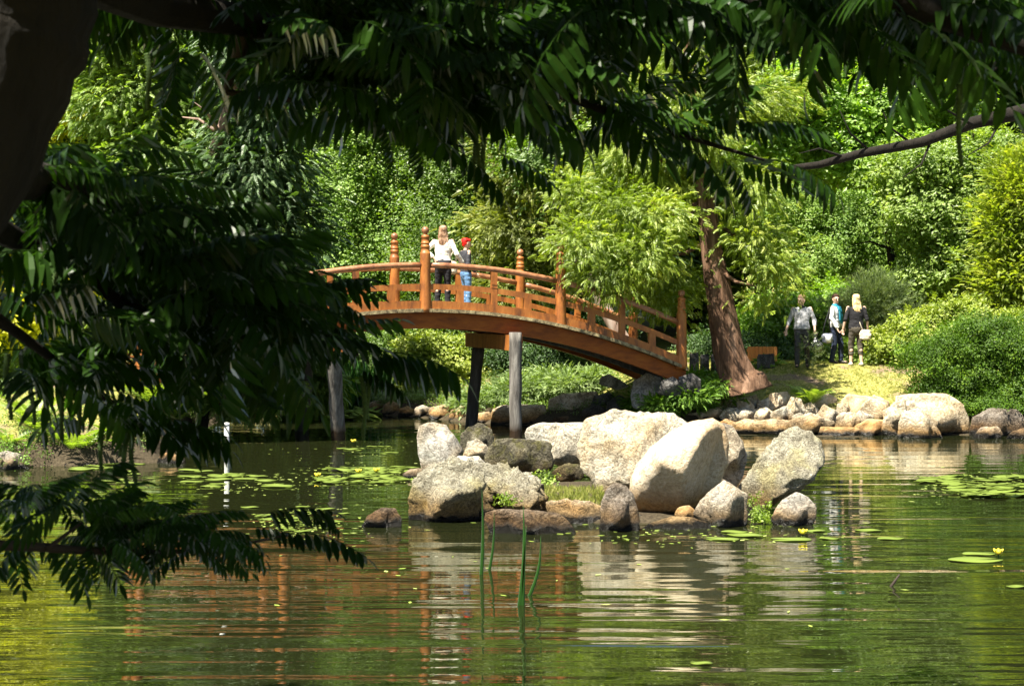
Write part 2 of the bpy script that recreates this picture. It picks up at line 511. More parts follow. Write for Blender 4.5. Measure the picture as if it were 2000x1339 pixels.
p = N(nt, 'ShaderNodeBsdfPrincipled'); p.inputs['Roughness'].default_value = .95; p.inputs['Specular IOR Level'].default_value = .1
sz = N(nt, 'ShaderNodeSeparateXYZ'); L(ge.outputs['Position'], sz.inputs[0])
mz = N(nt, 'ShaderNodeMapRange'); L(sz.outputs[2], mz.inputs[0]); mz.inputs[1].default_value = .35; mz.inputs[2].default_value = .62
soil = ramp(nt, n2.outputs['Fac'], [(.3, (.02, .016, .01)), (.6, (.07, .055, .035)), (.8, (.14, .11, .07))])
mx0 = N(nt, 'ShaderNodeMix', data_type='RGBA', blend_type='MIX'); L(mz.outputs[0], mx0.inputs[0]); L(soil, mx0.inputs[6]); L(mx.outputs[2], mx0.inputs[7])
L(mx0.outputs[2], p.inputs['Base Color'])
b = N(nt, 'ShaderNodeBump'); b.inputs['Strength'].default_value = .6; b.inputs['Distance'].default_value = .04
L(n2.outputs['Fac'], b.inputs['Height']); L(b.outputs[0], p.inputs['Normal'])
L(p.outputs[0], out.inputs[0])
g = link('ground', fastmesh('ground', np.stack([GX.ravel(), GY.ravel(), GZ.ravel()], 1), quads, mat=m, smooth=True))
tag(g, 'sunlit dry lawn and brown soil banks around the pond', kind='structure')

# pond water
m, nt, out = newmat('pond_water')
L = nt.links.new
ge = N(nt, 'ShaderNodeNewGeometry')


def ripple(sx, sy, scale, det, rot=0.0, dist=0.0):
    mp = N(nt, 'ShaderNodeMapping'); mp.inputs['Scale'].default_value = (sx, sy, 1); mp.inputs['Rotation'].default_value = (0, 0, rot)
    L(ge.outputs['Position'], mp.inputs[0])
    nz = N(nt, 'ShaderNodeTexNoise', i_Scale=scale, i_Detail=det, i_Roughness=.5, i_Distortion=dist)
    L(mp.outputs[0], nz.inputs['Vector'])
    return nz.outputs['Fac']


def mathn(op, a, b=None, c=None):
    n = N(nt, 'ShaderNodeMath', operation=op)
    for i, v in enumerate((a, b, c)):
        if v is None: continue
        if isinstance(v, (int, float)): n.inputs[i].default_value = v
        else: L(v, n.inputs[i])
    return n.outputs[0]


r1 = ripple(.20, 2.3, 1.0, 1.0, .05, .35)
r2 = ripple(.9, 6.0, 1.0, 2.0, -.06, .4)
r3 = ripple(3.0, 14.0, 1.0, 2.0, .03)
patch = ripple(.12, .35, 1.0, 2.0)
sp = N(nt, 'ShaderNodeSeparateXYZ'); L(ge.outputs['Position'], sp.inputs[0])
near = N(nt, 'ShaderNodeMapRange'); L(sp.outputs[1], near.inputs[0]); near.inputs[1].default_value = 24; near.inputs[2].default_value = 12; near.inputs[3].default_value = .25; near.inputs[4].default_value = 1.0
h = mathn('MULTIPLY', r1, 1.0)
h = mathn('MULTIPLY_ADD', r2, .13, h)
h = mathn('MULTIPLY_ADD', r3, .012, h)
pm = N(nt, 'ShaderNodeMapRange'); L(patch, pm.inputs[0]); pm.inputs[1].default_value = .35; pm.inputs[2].default_value = .65; pm.inputs[3].default_value = .45; pm.inputs[4].default_value = 1.2
h = mathn('MULTIPLY', h, near.outputs[0])
h = mathn('MULTIPLY', h, pm.outputs[0])
b = N(nt, 'ShaderNodeBump'); b.inputs['Strength'].default_value = 1.0; b.inputs['Distance'].default_value = .045
L(h, b.inputs['Height'])
df = N(nt, 'ShaderNodeBsdfDiffuse'); df.inputs[0].default_value = (.010, .012, .004, 1)
gl = N(nt, 'ShaderNodeBsdfGlossy'); gl.inputs['Roughness'].default_value = .0; gl.inputs[0].default_value = (.96, .98, .90, 1)
L(b.outputs[0], gl.inputs['Normal'])
fr = N(nt, 'ShaderNodeFresnel'); fr.inputs[0].default_value = 2.9; L(b.outputs[0], fr.inputs['Normal'])
mxs = N(nt, 'ShaderNodeMixShader'); L(fr.outputs[0], mxs.inputs[0]); L(df.outputs[0], mxs.inputs[1]); L(gl.outputs[0], mxs.inputs[2])
L(mxs.outputs[0], out.inputs[0])
wv = [(-60, -20, 0), (60, -20, 0), (60, 50, 0), (-60, 50, 0)]
w = link('water', fastmesh('water', wv, [(0, 1, 2, 3)], mat=m))
tag(w, 'dark green rippled pond water mirroring trees and bridge', kind='structure')

# ------------------------------------------------------------------ rocks
M['R_pale'] = rockmat('pale_granite', (.20, .18, .14), (.50, .46, .37), (.70, .67, .58), stain=(.85, .66, .42), speck=.45)
M['R_egg'] = rockmat('tan_granite', (.32, .23, .14), (.55, .44, .30), (.68, .60, .47), stain=(.9, .72, .5), scale=2.2, speck=.5, bump=.45, crack=.25)
M['R_dark'] = rockmat('lichened_dark_rock', (.035, .032, .02), (.13, .115, .075), (.33, .30, .21), stain=(.8, .7, .4), speck=.5, bump=.8, moss=(.13, .12, .04))
M['R_lich'] = rockmat('crusted_rock', (.10, .085, .05), (.46, .42, .31), (.66, .63, .50), stain=(.8, .75, .45), scale=5, speck=.55, bump=1.0)
M['R_grey'] = rockmat('grey_rock', (.16, .145, .125), (.42, .39, .34), (.64, .61, .55), stain=(.88, .76, .58), speck=.4, bump=.6, wetz=.03)
M['R_tan'] = rockmat('tan_sandstone', (.26, .18, .09), (.52, .44, .31), (.70, .64, .52), stain=(.88, .72, .5), scale=2.5, speck=.4, bump=.5, wetz=.1)
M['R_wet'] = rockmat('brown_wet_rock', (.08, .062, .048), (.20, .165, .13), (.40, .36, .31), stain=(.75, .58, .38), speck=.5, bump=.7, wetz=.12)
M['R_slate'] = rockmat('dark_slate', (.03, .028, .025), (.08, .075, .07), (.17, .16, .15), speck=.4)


def ico(sub):
    bm = bmesh.new()
    bmesh.ops.create_icosphere(bm, subdivisions=sub, radius=1)
    v = np.array([tuple(x.co) for x in bm.verts]); f = np.array([[q.index for q in p.verts] for p in bm.faces])
    bm.free()
    return v, f


ICO = {k: ico(k) for k in (3, 4, 5)}


def rock(poly, D, mat, label, thick=.8, cuts=5, rough=.04, sub=4, power=.72, group=None, seed=None, lean=0.0, name='boulder', cat='boulder', ridge=0.0, planes=None):
    """a solid stone with the given outline (photo pixels, seen at D metres) and its own depth"""
    r = np.random.default_rng(seed if seed is not None else int(poly[0][0] * 7 + poly[0][1] * 3 + D * 10))
    P = np.array([tuple(PX(px, py, D)) for px, py in poly])[:, [0, 2]]
    c = np.array([(P[:, 0].min() + P[:, 0].max()) / 2, (P[:, 1].min() + P[:, 1].max()) / 2])
    w = P[:, 0].max() - P[:, 0].min(); hgt = P[:, 1].max() - P[:, 1].min()
    size = math.sqrt(w * hgt)
    T = thick * size / 2
    v, f = ICO[sub]
    th = np.arctan2(v[:, 2], v[:, 0]); rho = np.hypot(v[:, 0], v[:, 2])
    # outline radius for each angle
    R = np.zeros(len(th)); n = len(P); dx, dz = np.cos(th), np.sin(th)
    for i in range(n):
        a = P[i] - c; e = P[(i + 1) % n] - P[i]
        det = dx * (-e[1]) + dz * e[0]
        det = np.where(abs(det) < 1e-12, 1e-12, det)
        t = (a[0] * (-e[1]) + a[1] * e[0]) / det
        u = (dx * a[1] - dz * a[0]) / det
        ok = (t > 0) & (u >= -1e-6) & (u <= 1 + 1e-6)
        R = np.where(ok, np.maximum(R, t), R)
    R = np.where(R <= 0, size * .3, R)
    ir = rho ** power
    vy = np.sign(v[:, 1]) * np.abs(v[:, 1]) ** .8 * T
    X = np.stack([R * dx * ir, vy, R * dz * ir], 1)
    if not cuts:
        X[:, 1] += X[:, 2] * lean
    if cuts:
        # flat broken faces: the depth of the stone is the lowest of several sloping planes
        u_ = X[:, 0] / (size / 2); w_ = X[:, 2] / (size / 2)
        for sgn in (-1, 1):
            k_ = np.full(len(X), 1.15)
            pl = [(r.uniform(.75, 1.05), r.uniform(-.35, .35), -r.uniform(.75, 1.5)), (r.uniform(.9, 1.1), r.uniform(-.3, .3), r.uniform(.0, .35))]
            for j in range(cuts + 2):
                an = r.uniform(0, 2 * PI); g_ = r.uniform(.5, 1.6)
                pl.append((r.uniform(.70, 1.10), g_ * math.cos(an) * 1.25, g_ * math.sin(an) * .8))
            if planes and sgn < 0: pl = planes
            for c0, gx_, gz_ in pl:
                k_ = np.minimum(k_, c0 + gx_ * u_ + gz_ * w_)
            k_ = np.maximum(k_, .12)
            sel_ = (v[:, 1] * sgn) > 0
            edge = np.clip(1 - ir ** 7, 0, 1) ** .5
            X[:, 1] = np.where(sel_, sgn * T * edge * k_, X[:, 1])
        X[:, 1] += X[:, 2] * lean
    if rough:
        amp = (rough * 1.25 if cuts else rough) * size
        off = Vector((r.uniform(0, 50), r.uniform(0, 50), r.uniform(0, 50)))
        nv = X / (np.linalg.norm(X, axis=1)[:, None] + 1e-9)
        fr = 2.4 / size
        dsp = np.empty(len(X))
        for i in range(len(X)):
            q = Vector(X[i]) * fr + off
            a = noise.noise(q) + .5 * noise.noise(q * 2.3) + .4 * noise.noise(q * 5.1) + .34 * noise.noise(q * 11.0) + .2 * noise.noise(q * 23.0)
            if ridge: a += ridge * (abs(noise.noise(q * 3.3)) * -2 + .4 + .5 * noise.noise(q * 8.0))
            dsp[i] = a
        X += nv * (dsp * amp)[:, None]
    cw = Vector((c[0], D, c[1]))
    me = fastmesh(name, X, f, mat=M[mat], smooth=True)
    o = link(name, me, loc=cw)
    return tag(o, label, cat, group)


GI = 'boulders of the islet'
rock([(814, 856), (819, 833), (835, 826), (851, 824), (872, 828), (888, 851), (905, 879), (902, 900), (872, 925), (824, 925), (817, 890)], 25.4, 'R_grey', 'smooth upright pale grey boulder at the left rear of the islet', cuts=3, rough=.02, group=GI, power=.6)
rock([(899, 850), (910, 836), (935, 826), (960, 838), (965, 858), (960, 885), (940, 890), (905, 885), (899, 862)], 26.4, 'R_dark', 'dark lichened boulder behind the small triangular stone, beside the bridge pile', rough=.05, group=GI)
rock([(903, 892), (913, 864), (930, 856), (950, 868), (960, 890), (948, 912), (905, 912)], 25.2, 'R_pale', 'small pale triangular boulder between the smooth upright one and the dark block', group=GI)
rock([(943, 895), (956, 868), (975, 857), (1033, 857), (1063, 860), (1077, 867), (1082, 900), (1081, 915), (1067, 922), (1010, 922), (965, 920), (948, 911)], 24.2, 'R_dark', 'wide lichened block with the shade of its front put into its dark brown colour, middle of the islet', thick=1.1, cuts=4, rough=.03, power=.6, group=GI, ridge=.6)  # dark rock colour stands in for shade on the front face
rock([(1021, 852), (1033, 833), (1056, 826), (1125, 824), (1180, 824), (1180, 910), (1125, 908), (1100, 912), (1081, 905), (1050, 880)], 25.4, 'R_pale', 'broad white boulder behind the dark block, in front of the far bank', cuts=3, rough=.02, power=.55, group=GI)
rock([(797, 1022), (799, 975), (805, 940), (822, 922), (845, 908), (880, 896), (915, 898), (940, 912), (945, 950), (940, 1026), (900, 1030), (830, 1030)], 20.5, 'R_lich', 'large rough boulder at the front left corner of the islet, brown at the waterline', sub=5, thick=1.3, cuts=4, rough=.05, power=.6, group=GI, ridge=.4)
rock([(838, 918), (855, 902), (900, 891), (935, 890), (950, 905), (945, 925), (880, 935), (845, 930)], 21.6, 'R_pale', 'low white stone lying on top of the front left boulder', cuts=3, thick=1.0, rough=.04, group=GI)
rock([(908, 960), (925, 930), (945, 915), (975, 908), (1005, 912), (1035, 925), (1058, 940), (1070, 965), (1074, 1005), (1033, 1010), (985, 1012), (945, 1026), (910, 1025)], 20.9, 'R_lich', 'craggy mottled boulder with a plant growing in its cleft, centre front of the islet', sub=5, thick=1.1, cuts=4, rough=.07, group=GI, ridge=1.0)
rock([(943, 1012), (950, 998), (987, 992), (1033, 993), (1090, 1002), (1113, 1020), (1126, 1042), (1113, 1056), (1056, 1060), (985, 1058), (960, 1046)], 19.3, 'R_wet', 'low rounded brown wet boulder in the water, before the craggy one', thick=.8, cuts=3, rough=.025, power=.6, group=GI)
rock([(1066, 978), (1102, 973), (1150, 980), (1185, 990), (1185, 1030), (1166, 1040), (1120, 1040), (1095, 1015), (1070, 1005)], 20.3, 'R_pale', 'low cream stone with a rough face, left of the dark pillar', cuts=3, rough=.06, group=GI, ridge=.6)
rock([(1168, 1046), (1173, 1020), (1175, 975), (1184, 952), (1200, 943), (1220, 947), (1236, 965), (1246, 1000), (1251, 1035), (1240, 1052), (1200, 1054)], 19.5, 'R_wet', 'dark upright pillar stone standing in front of the egg shaped boulder', thick=1.1, cuts=5, rough=.03, power=.6, group=GI, seed=4)
rock([(1124, 885), (1127, 850), (1140, 818), (1165, 809), (1190, 806), (1250, 808), (1320, 810), (1350, 830), (1355, 900), (1300, 935), (1240, 950), (1215, 960), (1190, 960), (1165, 958), (1148, 930), (1132, 905)], 22.0, 'R_pale', 'huge flat faced white granite boulder leaning behind the egg shaped one', sub=5, thick=.9, cuts=3, rough=.03, power=.5, group=GI, ridge=.5, lean=.25)
rock([(1229, 960), (1232, 935), (1245, 905), (1270, 868), (1305, 842), (1345, 824), (1390, 818), (1414, 832), (1425, 870), (1424, 905), (1408, 945), (1370, 985), (1310, 1012), (1270, 1019), (1245, 1008), (1232, 985)], 20.9, 'R_egg', 'large tan egg shaped boulder leaning over the small front stones', sub=5, thick=1.15, cuts=2, rough=.014, power=.7, group=GI, lean=-.1, planes=[(1.0, -.1, -.25), (.95, -1.5, .45), (1.0, .35, .5)])
rock([(1395, 822), (1430, 832), (1450, 862), (1462, 900), (1450, 935), (1430, 960), (1405, 950), (1395, 900)], 21.9, 'R_grey', 'grey slab standing just right of and behind the egg shaped boulder', cuts=5, rough=.04, group=GI)
rock([(1440, 955), (1468, 908), (1500, 868), (1530, 840), (1555, 833), (1582, 842), (1603, 862), (1613, 878), (1606, 905), (1580, 932), (1545, 958), (1505, 985), (1490, 1010), (1462, 1012), (1443, 985)], 21.1, 'R_lich', 'crusted overhanging boulder leaning right over the water', sub=5, thick=1.0, cuts=3, rough=.034, group=GI, ridge=.45)
rock([(1352, 1003), (1370, 975), (1392, 955), (1415, 938), (1435, 948), (1460, 965), (1461, 1020), (1450, 1038), (1390, 1038), (1372, 1020)], 19.9, 'R_grey', 'pale peaked triangular boulder at the front, right of the egg shaped one', thick=.9, cuts=6, rough=.025, power=.65, group=GI, seed=12)
rock([(1316, 1005), (1325, 990), (1345, 986), (1358, 995), (1354, 1012), (1325, 1016)], 20.1, 'R_egg', 'fist shaped small stone wedged below the egg shaped boulder', cuts=3, rough=.03, group=GI, sub=3)
rock([(1246, 1040), (1265, 1022), (1310, 1009), (1350, 1009), (1385, 1020), (1394, 1036), (1370, 1046), (1290, 1048)], 19.7, 'R_pale', 'low flat pale slab at the waterline under the egg shaped boulder', cuts=3, rough=.03, group=GI)
rock([(1503, 1014), (1520, 985), (1540, 968), (1557, 959), (1580, 971), (1594, 990), (1594, 1015), (1585, 1034), (1540, 1036), (1510, 1030)], 20.0, 'R_grey', 'slanting grey and tan boulder at the right front corner of the islet', cuts=6, rough=.03, group=GI, seed=3)
rock([(706, 1028), (718, 1004), (745, 990), (770, 993), (786, 1012), (784, 1034), (740, 1038), (712, 1036)], 19.8, 'R_wet', 'lone small brown stone in the water left of the islet', cuts=4, rough=.03, sub=4)
rock([(783, 927), (800, 916), (825, 914), (848, 920), (840, 934), (790, 936)], 25.6, 'R_grey', 'low flat stone at the far left edge of the islet', cuts=2, rough=.03, sub=3, group=GI)
rock([(1076, 922), (1092, 909), (1130, 904), (1145, 915), (1135, 938), (1090, 940)], 23.2, 'R_dark', 'small low stone between the dark block and the huge white boulder', cuts=2, rough=.05, sub=3, group=GI)
rock([(1455, 1038), (1470, 1020), (1500, 1018), (1515, 1030), (1500, 1044), (1465, 1045)], 20.1, 'R_pale', 'tiny pale stone under the plant between the two right front boulders', cuts=2, rough=.05, sub=3, group=GI)
rock([(1225, 1030), (1232, 1008), (1250, 1002), (1265, 1012), (1268, 1030), (1245, 1040)], 20.4, 'R_egg', 'tiny tan stone tucked between the dark pillar and the flat slab', cuts=2, rough=.05, sub=3, group=GI)

# right bank: named large ones, then the heap
GR = 'stones along the right bank'
rock([(1744, 835), (1748, 772), (1775, 768), (1850, 768), (1880, 788), (1893, 820), (1893, 862), (1750, 862)], 34.2, 'R_tan', 'large square brown block under the dark bush on the right bank', thick=1.2, cuts=3, rough=.015, power=.45, group=GR, sub=4)
rock([(1750, 864), (1756, 820), (1768, 803), (1785, 797), (1802, 800), (1825, 826), (1847, 862)], 33.4, 'R_tan', 'big triangular brown stone standing in front of the square block', thick=.8, cuts=4, rough=.02, power=.6, group=GR, sub=4)
rock([(1890, 858), (1900, 815), (1940, 795), (1985, 800), (2010, 830), (2010, 862)], 34.0, 'R_wet', 'dark rounded stone in the shade of the bush by the right frame edge', group=GR, sub=4)
rock([(1895, 856), (1915, 835), (1950, 832), (1962, 850), (1940, 864)], 33.3, 'R_grey', 'low grey stone at the waterline beside the shaded dark stone', group=GR, sub=3)
rock([(1960, 862), (1975, 842), (2010, 832), (2030, 860)], 33.2, 'R_wet', 'small brown stone at the waterline, last one on the right', group=GR, sub=3)
rock([(1720, 842), (1728, 806), (1745, 786), (1768, 776), (1772, 810), (1755, 858), (1730, 858)], 34.0, 'R_tan', 'tall tan stone leaning on the left side of the square block', group=GR, sub=4)
HEAP = [(1422, 780, 34, 26, 35.6, 'pale wedge nearest the cedar trunk'), (1455, 795, 32, 26, 35.3, 'block half under the fern side of the heap'), (1469, 786, 34, 24, 35.8, 'rounded stone on the upper edge left of the fern'),
        (1495, 794, 32, 24, 35.4, 'stone left of the fern'), (1524, 785, 44, 30, 35.6, 'long bright stone touching the fern from the left'), (1554, 800, 26, 34, 35.0, 'upright diamond shaped stone below the fern'),
        (1529, 811, 36, 22, 34.8, 'stone below the long bright one'), (1579, 802, 30, 26, 35.2, 'pale block right below the fern'), (1608, 787, 46, 30, 35.7, 'slanting flat stone right of the fern'),
        (1618, 818, 48, 36, 34.6, 'large five sided stone in the middle of the heap'), (1647, 801, 24, 24, 35.1, 'small cube between two bright stones'), (1671, 793, 58, 38, 35.3, 'largest white block of the upper row'),
        (1655, 824, 40, 28, 34.5, 'white cornered stone near the waterline'), (1685, 822, 38, 26, 34.7, 'brown stone below the white block'), (1712, 801, 44, 36, 35.1, 'grooved brown stone beside the lawn edge'),
        (1704, 836, 50, 28, 34.1, 'dark tilted slab at the waterline'), (1582, 830, 78, 28, 34.3, 'long low stone at the waterline'), (1511, 834, 80, 26, 34.4, 'long bleached stone at the waterline'),
        (1640, 843, 84, 18, 34.0, 'thin low ledge at the waterline'), (1488, 814, 40, 26, 34.9, 'stone above the bleached waterline stone'), (1455, 816, 42, 26, 34.9, 'square pale stone left in the second row'),
        (1428, 812, 36, 24, 35.1, 'small stone below the pale wedge'), (1395, 808, 44, 20, 35.3, 'flat bleached stone by the juniper'), (1340, 800, 40, 24, 35.6, 'cream stone showing through the juniper'),
        (1462, 838, 60, 26, 34.5, 'weathered stone at the left end of the waterline row'), (1420, 836, 34, 24, 34.7, 'small stone behind the grey slab'), (1365, 816, 40, 18, 35.2, 'low stone behind the white granite boulder'),
        (1300, 806, 34, 20, 35.6, 'pale stone under the juniper edge'), (1265, 804, 30, 20, 35.8, 'rough stone at the left foot of the juniper'), (1742, 812, 30, 26, 34.6, 'small stone squeezed left of the tall leaning one'),
        (1562, 818, 26, 20, 34.7, 'pebble like stone under the diamond shaped one')]
rr = random.Random(5)
for i, (cx, cy, w_, h_, D, lab) in enumerate(HEAP):
    n = rr.choice((4, 5, 5, 6, 7)); ph = rr.uniform(0, 1)
    poly = [(cx + w_ * .72 * math.cos(2 * PI * (k + ph) / n) * rr.uniform(.85, 1.12), cy + h_ * .78 * math.sin(2 * PI * (k + ph) / n) * rr.uniform(.85, 1.12)) for k in range(n)]
    rock(poly, D, ('R_tan', 'R_egg', 'R_pale', 'R_tan', 'R_egg', 'R_tan', 'R_pale')[i % 7], 'bank stone: ' + lab, thick=1.1, cuts=6, rough=.018, power=.5, sub=4, group=GR, seed=100 + i, name='stone', cat='stone')

# stones under and behind the bridge
GB = 'stones of the bank behind the bridge'
MID = [([(1232, 772), (1238, 742), (1262, 727), (1290, 736), (1297, 755), (1280, 775), (1250, 800), (1235, 795)], 35.1, 'R_grey', 'grey cornered boulder where the bridge beam meets the bank'),
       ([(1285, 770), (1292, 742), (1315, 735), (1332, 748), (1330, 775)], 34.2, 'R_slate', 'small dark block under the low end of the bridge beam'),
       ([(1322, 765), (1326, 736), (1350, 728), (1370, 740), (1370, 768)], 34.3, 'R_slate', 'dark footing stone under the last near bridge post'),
       ([(1070, 800), (1072, 778), (1100, 768), (1165, 764), (1170, 775), (1150, 800), (1110, 808)], 37.3, 'R_tan', 'overhanging brown ledge below the pale juniper'),
       ([(1170, 750), (1172, 735), (1190, 730), (1212, 742), (1230, 755), (1205, 762)], 37.2, 'R_pale', 'white stone in the gap below the bridge beam'),
       ([(958, 830), (960, 800), (980, 790), (1020, 790), (1066, 790), (1072, 830), (1000, 838)], 37.2, 'R_tan', 'square tan block behind the grey bridge pile'),
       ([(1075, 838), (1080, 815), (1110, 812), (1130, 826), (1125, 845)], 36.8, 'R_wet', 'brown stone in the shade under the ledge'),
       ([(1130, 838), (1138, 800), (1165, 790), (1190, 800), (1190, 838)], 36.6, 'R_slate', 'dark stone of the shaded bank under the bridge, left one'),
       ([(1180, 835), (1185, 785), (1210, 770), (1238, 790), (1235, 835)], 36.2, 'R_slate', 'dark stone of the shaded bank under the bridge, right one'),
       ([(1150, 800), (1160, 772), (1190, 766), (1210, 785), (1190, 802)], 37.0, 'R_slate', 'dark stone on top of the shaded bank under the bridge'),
       ([(925, 838), (928, 808), (958, 802), (962, 838)], 37.6, 'R_tan', 'bright tan block left of the square block'),
       ([(875, 828), (878, 802), (900, 792), (926, 796), (926, 830)], 38.4, 'R_tan', 'tan block behind the dark bridge pile'),
       ([(836, 822), (838, 796), (860, 790), (882, 792), (884, 824)], 39.0, 'R_tan', 'tan slab with brown streaks in the far bank'),
       ([(806, 822), (810, 796), (826, 790), (842, 796), (840, 822)], 39.6, 'R_grey', 'grey speckled stone in the far bank'),
       ([(775, 818), (780, 798), (796, 792), (812, 800), (810, 820)], 40.0, 'R_tan', 'rounded tan stone left of the grey speckled one'),
       ([(745, 815), (748, 790), (765, 782), (782, 790), (782, 816)], 40.4, 'R_pale', 'pale stone second from the left in the far bank'),
       ([(716, 812), (720, 788), (735, 780), (750, 784), (752, 814)], 40.9, 'R_pale', 'pale stone at the left end of the far bank'),
       ([(543, 812), (550, 788), (568, 775), (590, 780), (600, 812)], 44.5, 'R_pale', 'lone pale boulder beyond the dark bridge pile on the left')]
for poly, D, mt, lab in MID:
    rock(poly, D, mt, lab, thick=1.1, cuts=5, rough=.025, power=.55, sub=4 if len(poly) > 5 else 3, group=GB, seed=int(D * 7) + poly[0][0])
for i, (x0, x1, y0) in enumerate([(1346, 1366, 690), (1367, 1386, 693), (1388, 1410, 691), (1478, 1514, 692)]):
    rock([(x0, 726), (x0 + 1, y0), (x1 - 2, y0 - 2), (x1, 726)], 38.2, 'R_slate', ['dark edging stone just right of the last bridge post', 'middle dark edging stone between bridge post and cedar', 'dark edging stone touching the cedar trunk', 'dark low stone in front of the orange board'][i],
         thick=.9, cuts=3, rough=.015, power=.4, sub=3, name='edging_stone', cat='edging stone', seed=i)

# left bank stones
GLB = 'stones along the left bank'
for i, (poly, D, mt, lab) in enumerate([
        ([(-20, 925), (-10, 885), (15, 878), (35, 885), (45, 905), (70, 925), (10, 932)], 27.0, 'R_grey', 'rounded grey stone at the left frame edge with moss behind it'),
        ([(58, 910), (62, 880), (80, 878), (98, 905), (80, 915)], 27.6, 'R_grey', 'grey leaning stone beside the rounded one on the left bank'),
        ([(88, 900), (80, 875), (100, 872), (130, 900), (112, 912)], 27.9, 'R_slate', 'dark slanting stone between the left bank ferns'),
        ([(110, 912), (122, 898), (145, 905), (150, 916)], 27.5, 'R_grey', 'small stone below the left bank fern'),
        ([(150, 914), (162, 900), (180, 908), (182, 918)], 27.5, 'R_pale', 'small pale stone right of the left bank fern'),
        ([(300, 915), (312, 888), (335, 880), (362, 895), (368, 915), (330, 922)], 28.0, 'R_pale', 'pinkish pale stone at the water below the hanging fronds')]):
    rock(poly, D, mt, lab, thick=1.2, cuts=3, rough=.03, sub=3, group=GLB, seed=300 + i)

# ------------------------------------------------------------------ the arched footbridge
BN = Vector((0, 33.3, 0)); AX = Vector((2.8, .88, 0)).normalized(); AC = Vector((-.88, 2.8, 0)).normalized()
BW = 2.93


def bz(s): return 2.80 - .0359 * (s + 1.95) ** 2
def BP(s, a, z): return BN + AX * s + AC * a + Vector((0, 0, z))
S0, S1 = -7.95, 4.12
bridge = empty('footbridge', BP(-1.95, BW / 2, 0), label='arched orange brown wooden footbridge with knobbed posts spanning the pond', cat='bridge')
BI = bridge.matrix_world.inverted() if False else Matrix.Translation(-bridge.location)


def badd(mb, name, mat, parent=None, **k):
    mb.v = [tuple(Vector(p) - bridge.location) for p in mb.v]
    return mb.build(name, M[mat], parent or bridge, **k)


def strip(mb, s0, s1, a0, a1, z0, z1, n=24):
    """arched bar following the deck between offsets z0..z1 and across a0..a1"""
    vs = []
    for i in range(n + 1):
        s = s0 + (s1 - s0) * i / n
        z = bz(s)
        for a, zz in ((a0, z0), (a1, z0), (a1, z1), (a0, z1)):
            vs.append(BP(s, a, z + zz))
    fs = []
    for i in range(n):
        for k in range(4):
            k2 = (k + 1) % 4
            fs.append((i * 4 + k, (i + 1) * 4 + k, (i + 1) * 4 + k2, i * 4 + k2))
    fs.append((0, 1, 2, 3)); fs.append((n * 4 + 3, n * 4 + 2, n * 4 + 1, n * 4))
    mb.add(vs, fs)
    return mb


# deck: separate planks with small gaps, uneven ends
mb = MB(); s = S0
while s < S1:
    e = rr.uniform(-.02, .02)
    strip(mb, s, min(s + .185, S1), -.10 + e, BW + .10 - e, -.075 + rr.uniform(0, .006), .0, 1)
    s += .192
badd(mb, 'deck', 'deckedge')
for nm, a0, a1 in (('beam', .05, .22), ('beam', BW - .22, BW - .05), ('joist', 1.35, 1.55)):
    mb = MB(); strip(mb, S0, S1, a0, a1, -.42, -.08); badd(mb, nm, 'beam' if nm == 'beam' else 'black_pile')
mb = MB()
for k in range(14):
    s = S0 + .5 + k * .85
    strip(mb, s, s + .1, .23, 1.34, -.3, -.1, 1)
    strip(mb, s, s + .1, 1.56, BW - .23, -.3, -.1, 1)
badd(mb, 'cross_bracing', 'black_pile')

NEWEL = [(-.08, .132), (0, .13), (.25, .122), (.6, .115), (1.0, .113), (1.17, .113), (1.2, .108), (1.205, .098), (1.23, .098), (1.235, .092), (1.29, .090),
         (1.295, .096), (1.31, .1), (1.335, .1), (1.35, .095), (1.352, .088), (1.38, .088), (1.384, .094), (1.41, .094), (1.414, .086), (1.50, .084), (1.505, .091), (1.545, .091), (1.56, .08), (1.575, .055), (1.59, .05)]
BALL = [(1.585 + .082 - .082 * math.cos(t * PI / 9), max(.004, .082 * math.sin(t * PI / 9))) for t in range(10)]
BALL[0] = (1.59, .045)
NS = [-7.95 + .12, -4.95, -1.93, 1.12, 4.0]
for side, a in (('near', .02), ('far', BW - .02)):
    for s in NS:
        sh = 1.0 if s < 3.9 else .97
        c = BP(s, a, bz(s))
        mb = MB().lathe(c, [(z * sh, r) for z, r in NEWEL], 20)
        po = badd(mb, 'newel_post', 'wood')
        mb = MB().lathe(c, [(z * sh, r) for z, r in BALL], 20)
        badd(mb, 'finial', 'rail', po)
    for i in range(len(NS) - 1):
        a0, a1 = NS[i], NS[i + 1]
        # round hand rail
        mb = MB()
        mb.loft([(BP(a0 + .09 + (a1 - a0 - .18) * k / 10, a, bz(a0 + .09 + (a1 - a0 - .18) * k / 10) + .93), .062, .062) for k in range(11)], 14)
        badd(mb, 'hand_rail', 'rail')
        mb = MB(); strip(mb, a0 + .1, a1 - .1, a - .035, a + .035, .41, .53, 10); badd(mb, 'middle_rail', 'wood')
        mb = MB(); strip(mb, a0 + .1, a1 - .1, a - .06, a + .06, .003, .17, 10); badd(mb, 'kerb_board', 'wood')
        for fq, top in ((.25, .41), (.5, .87), (.75, .41)):
            s = a0 + (a1 - a0) * fq
            wd = .068 if top > .5 else .078
            mb = MB()
            for z0, z1 in (((.17, .41), (.53, .88)) if top > .5 else ((.17, .41),)):
                strip(mb, s - wd, s + wd, a - .048, a + .048, z0, z1, 1)
            if top > .5:
                strip(mb, s - wd * .85, s + wd * .85, a - .055, a + .055, .60, .63, 1)
                strip(mb, s - wd, s + wd, a - .042, a + .042, .409, .531, 1)
            badd(mb, 'baluster', 'wood')


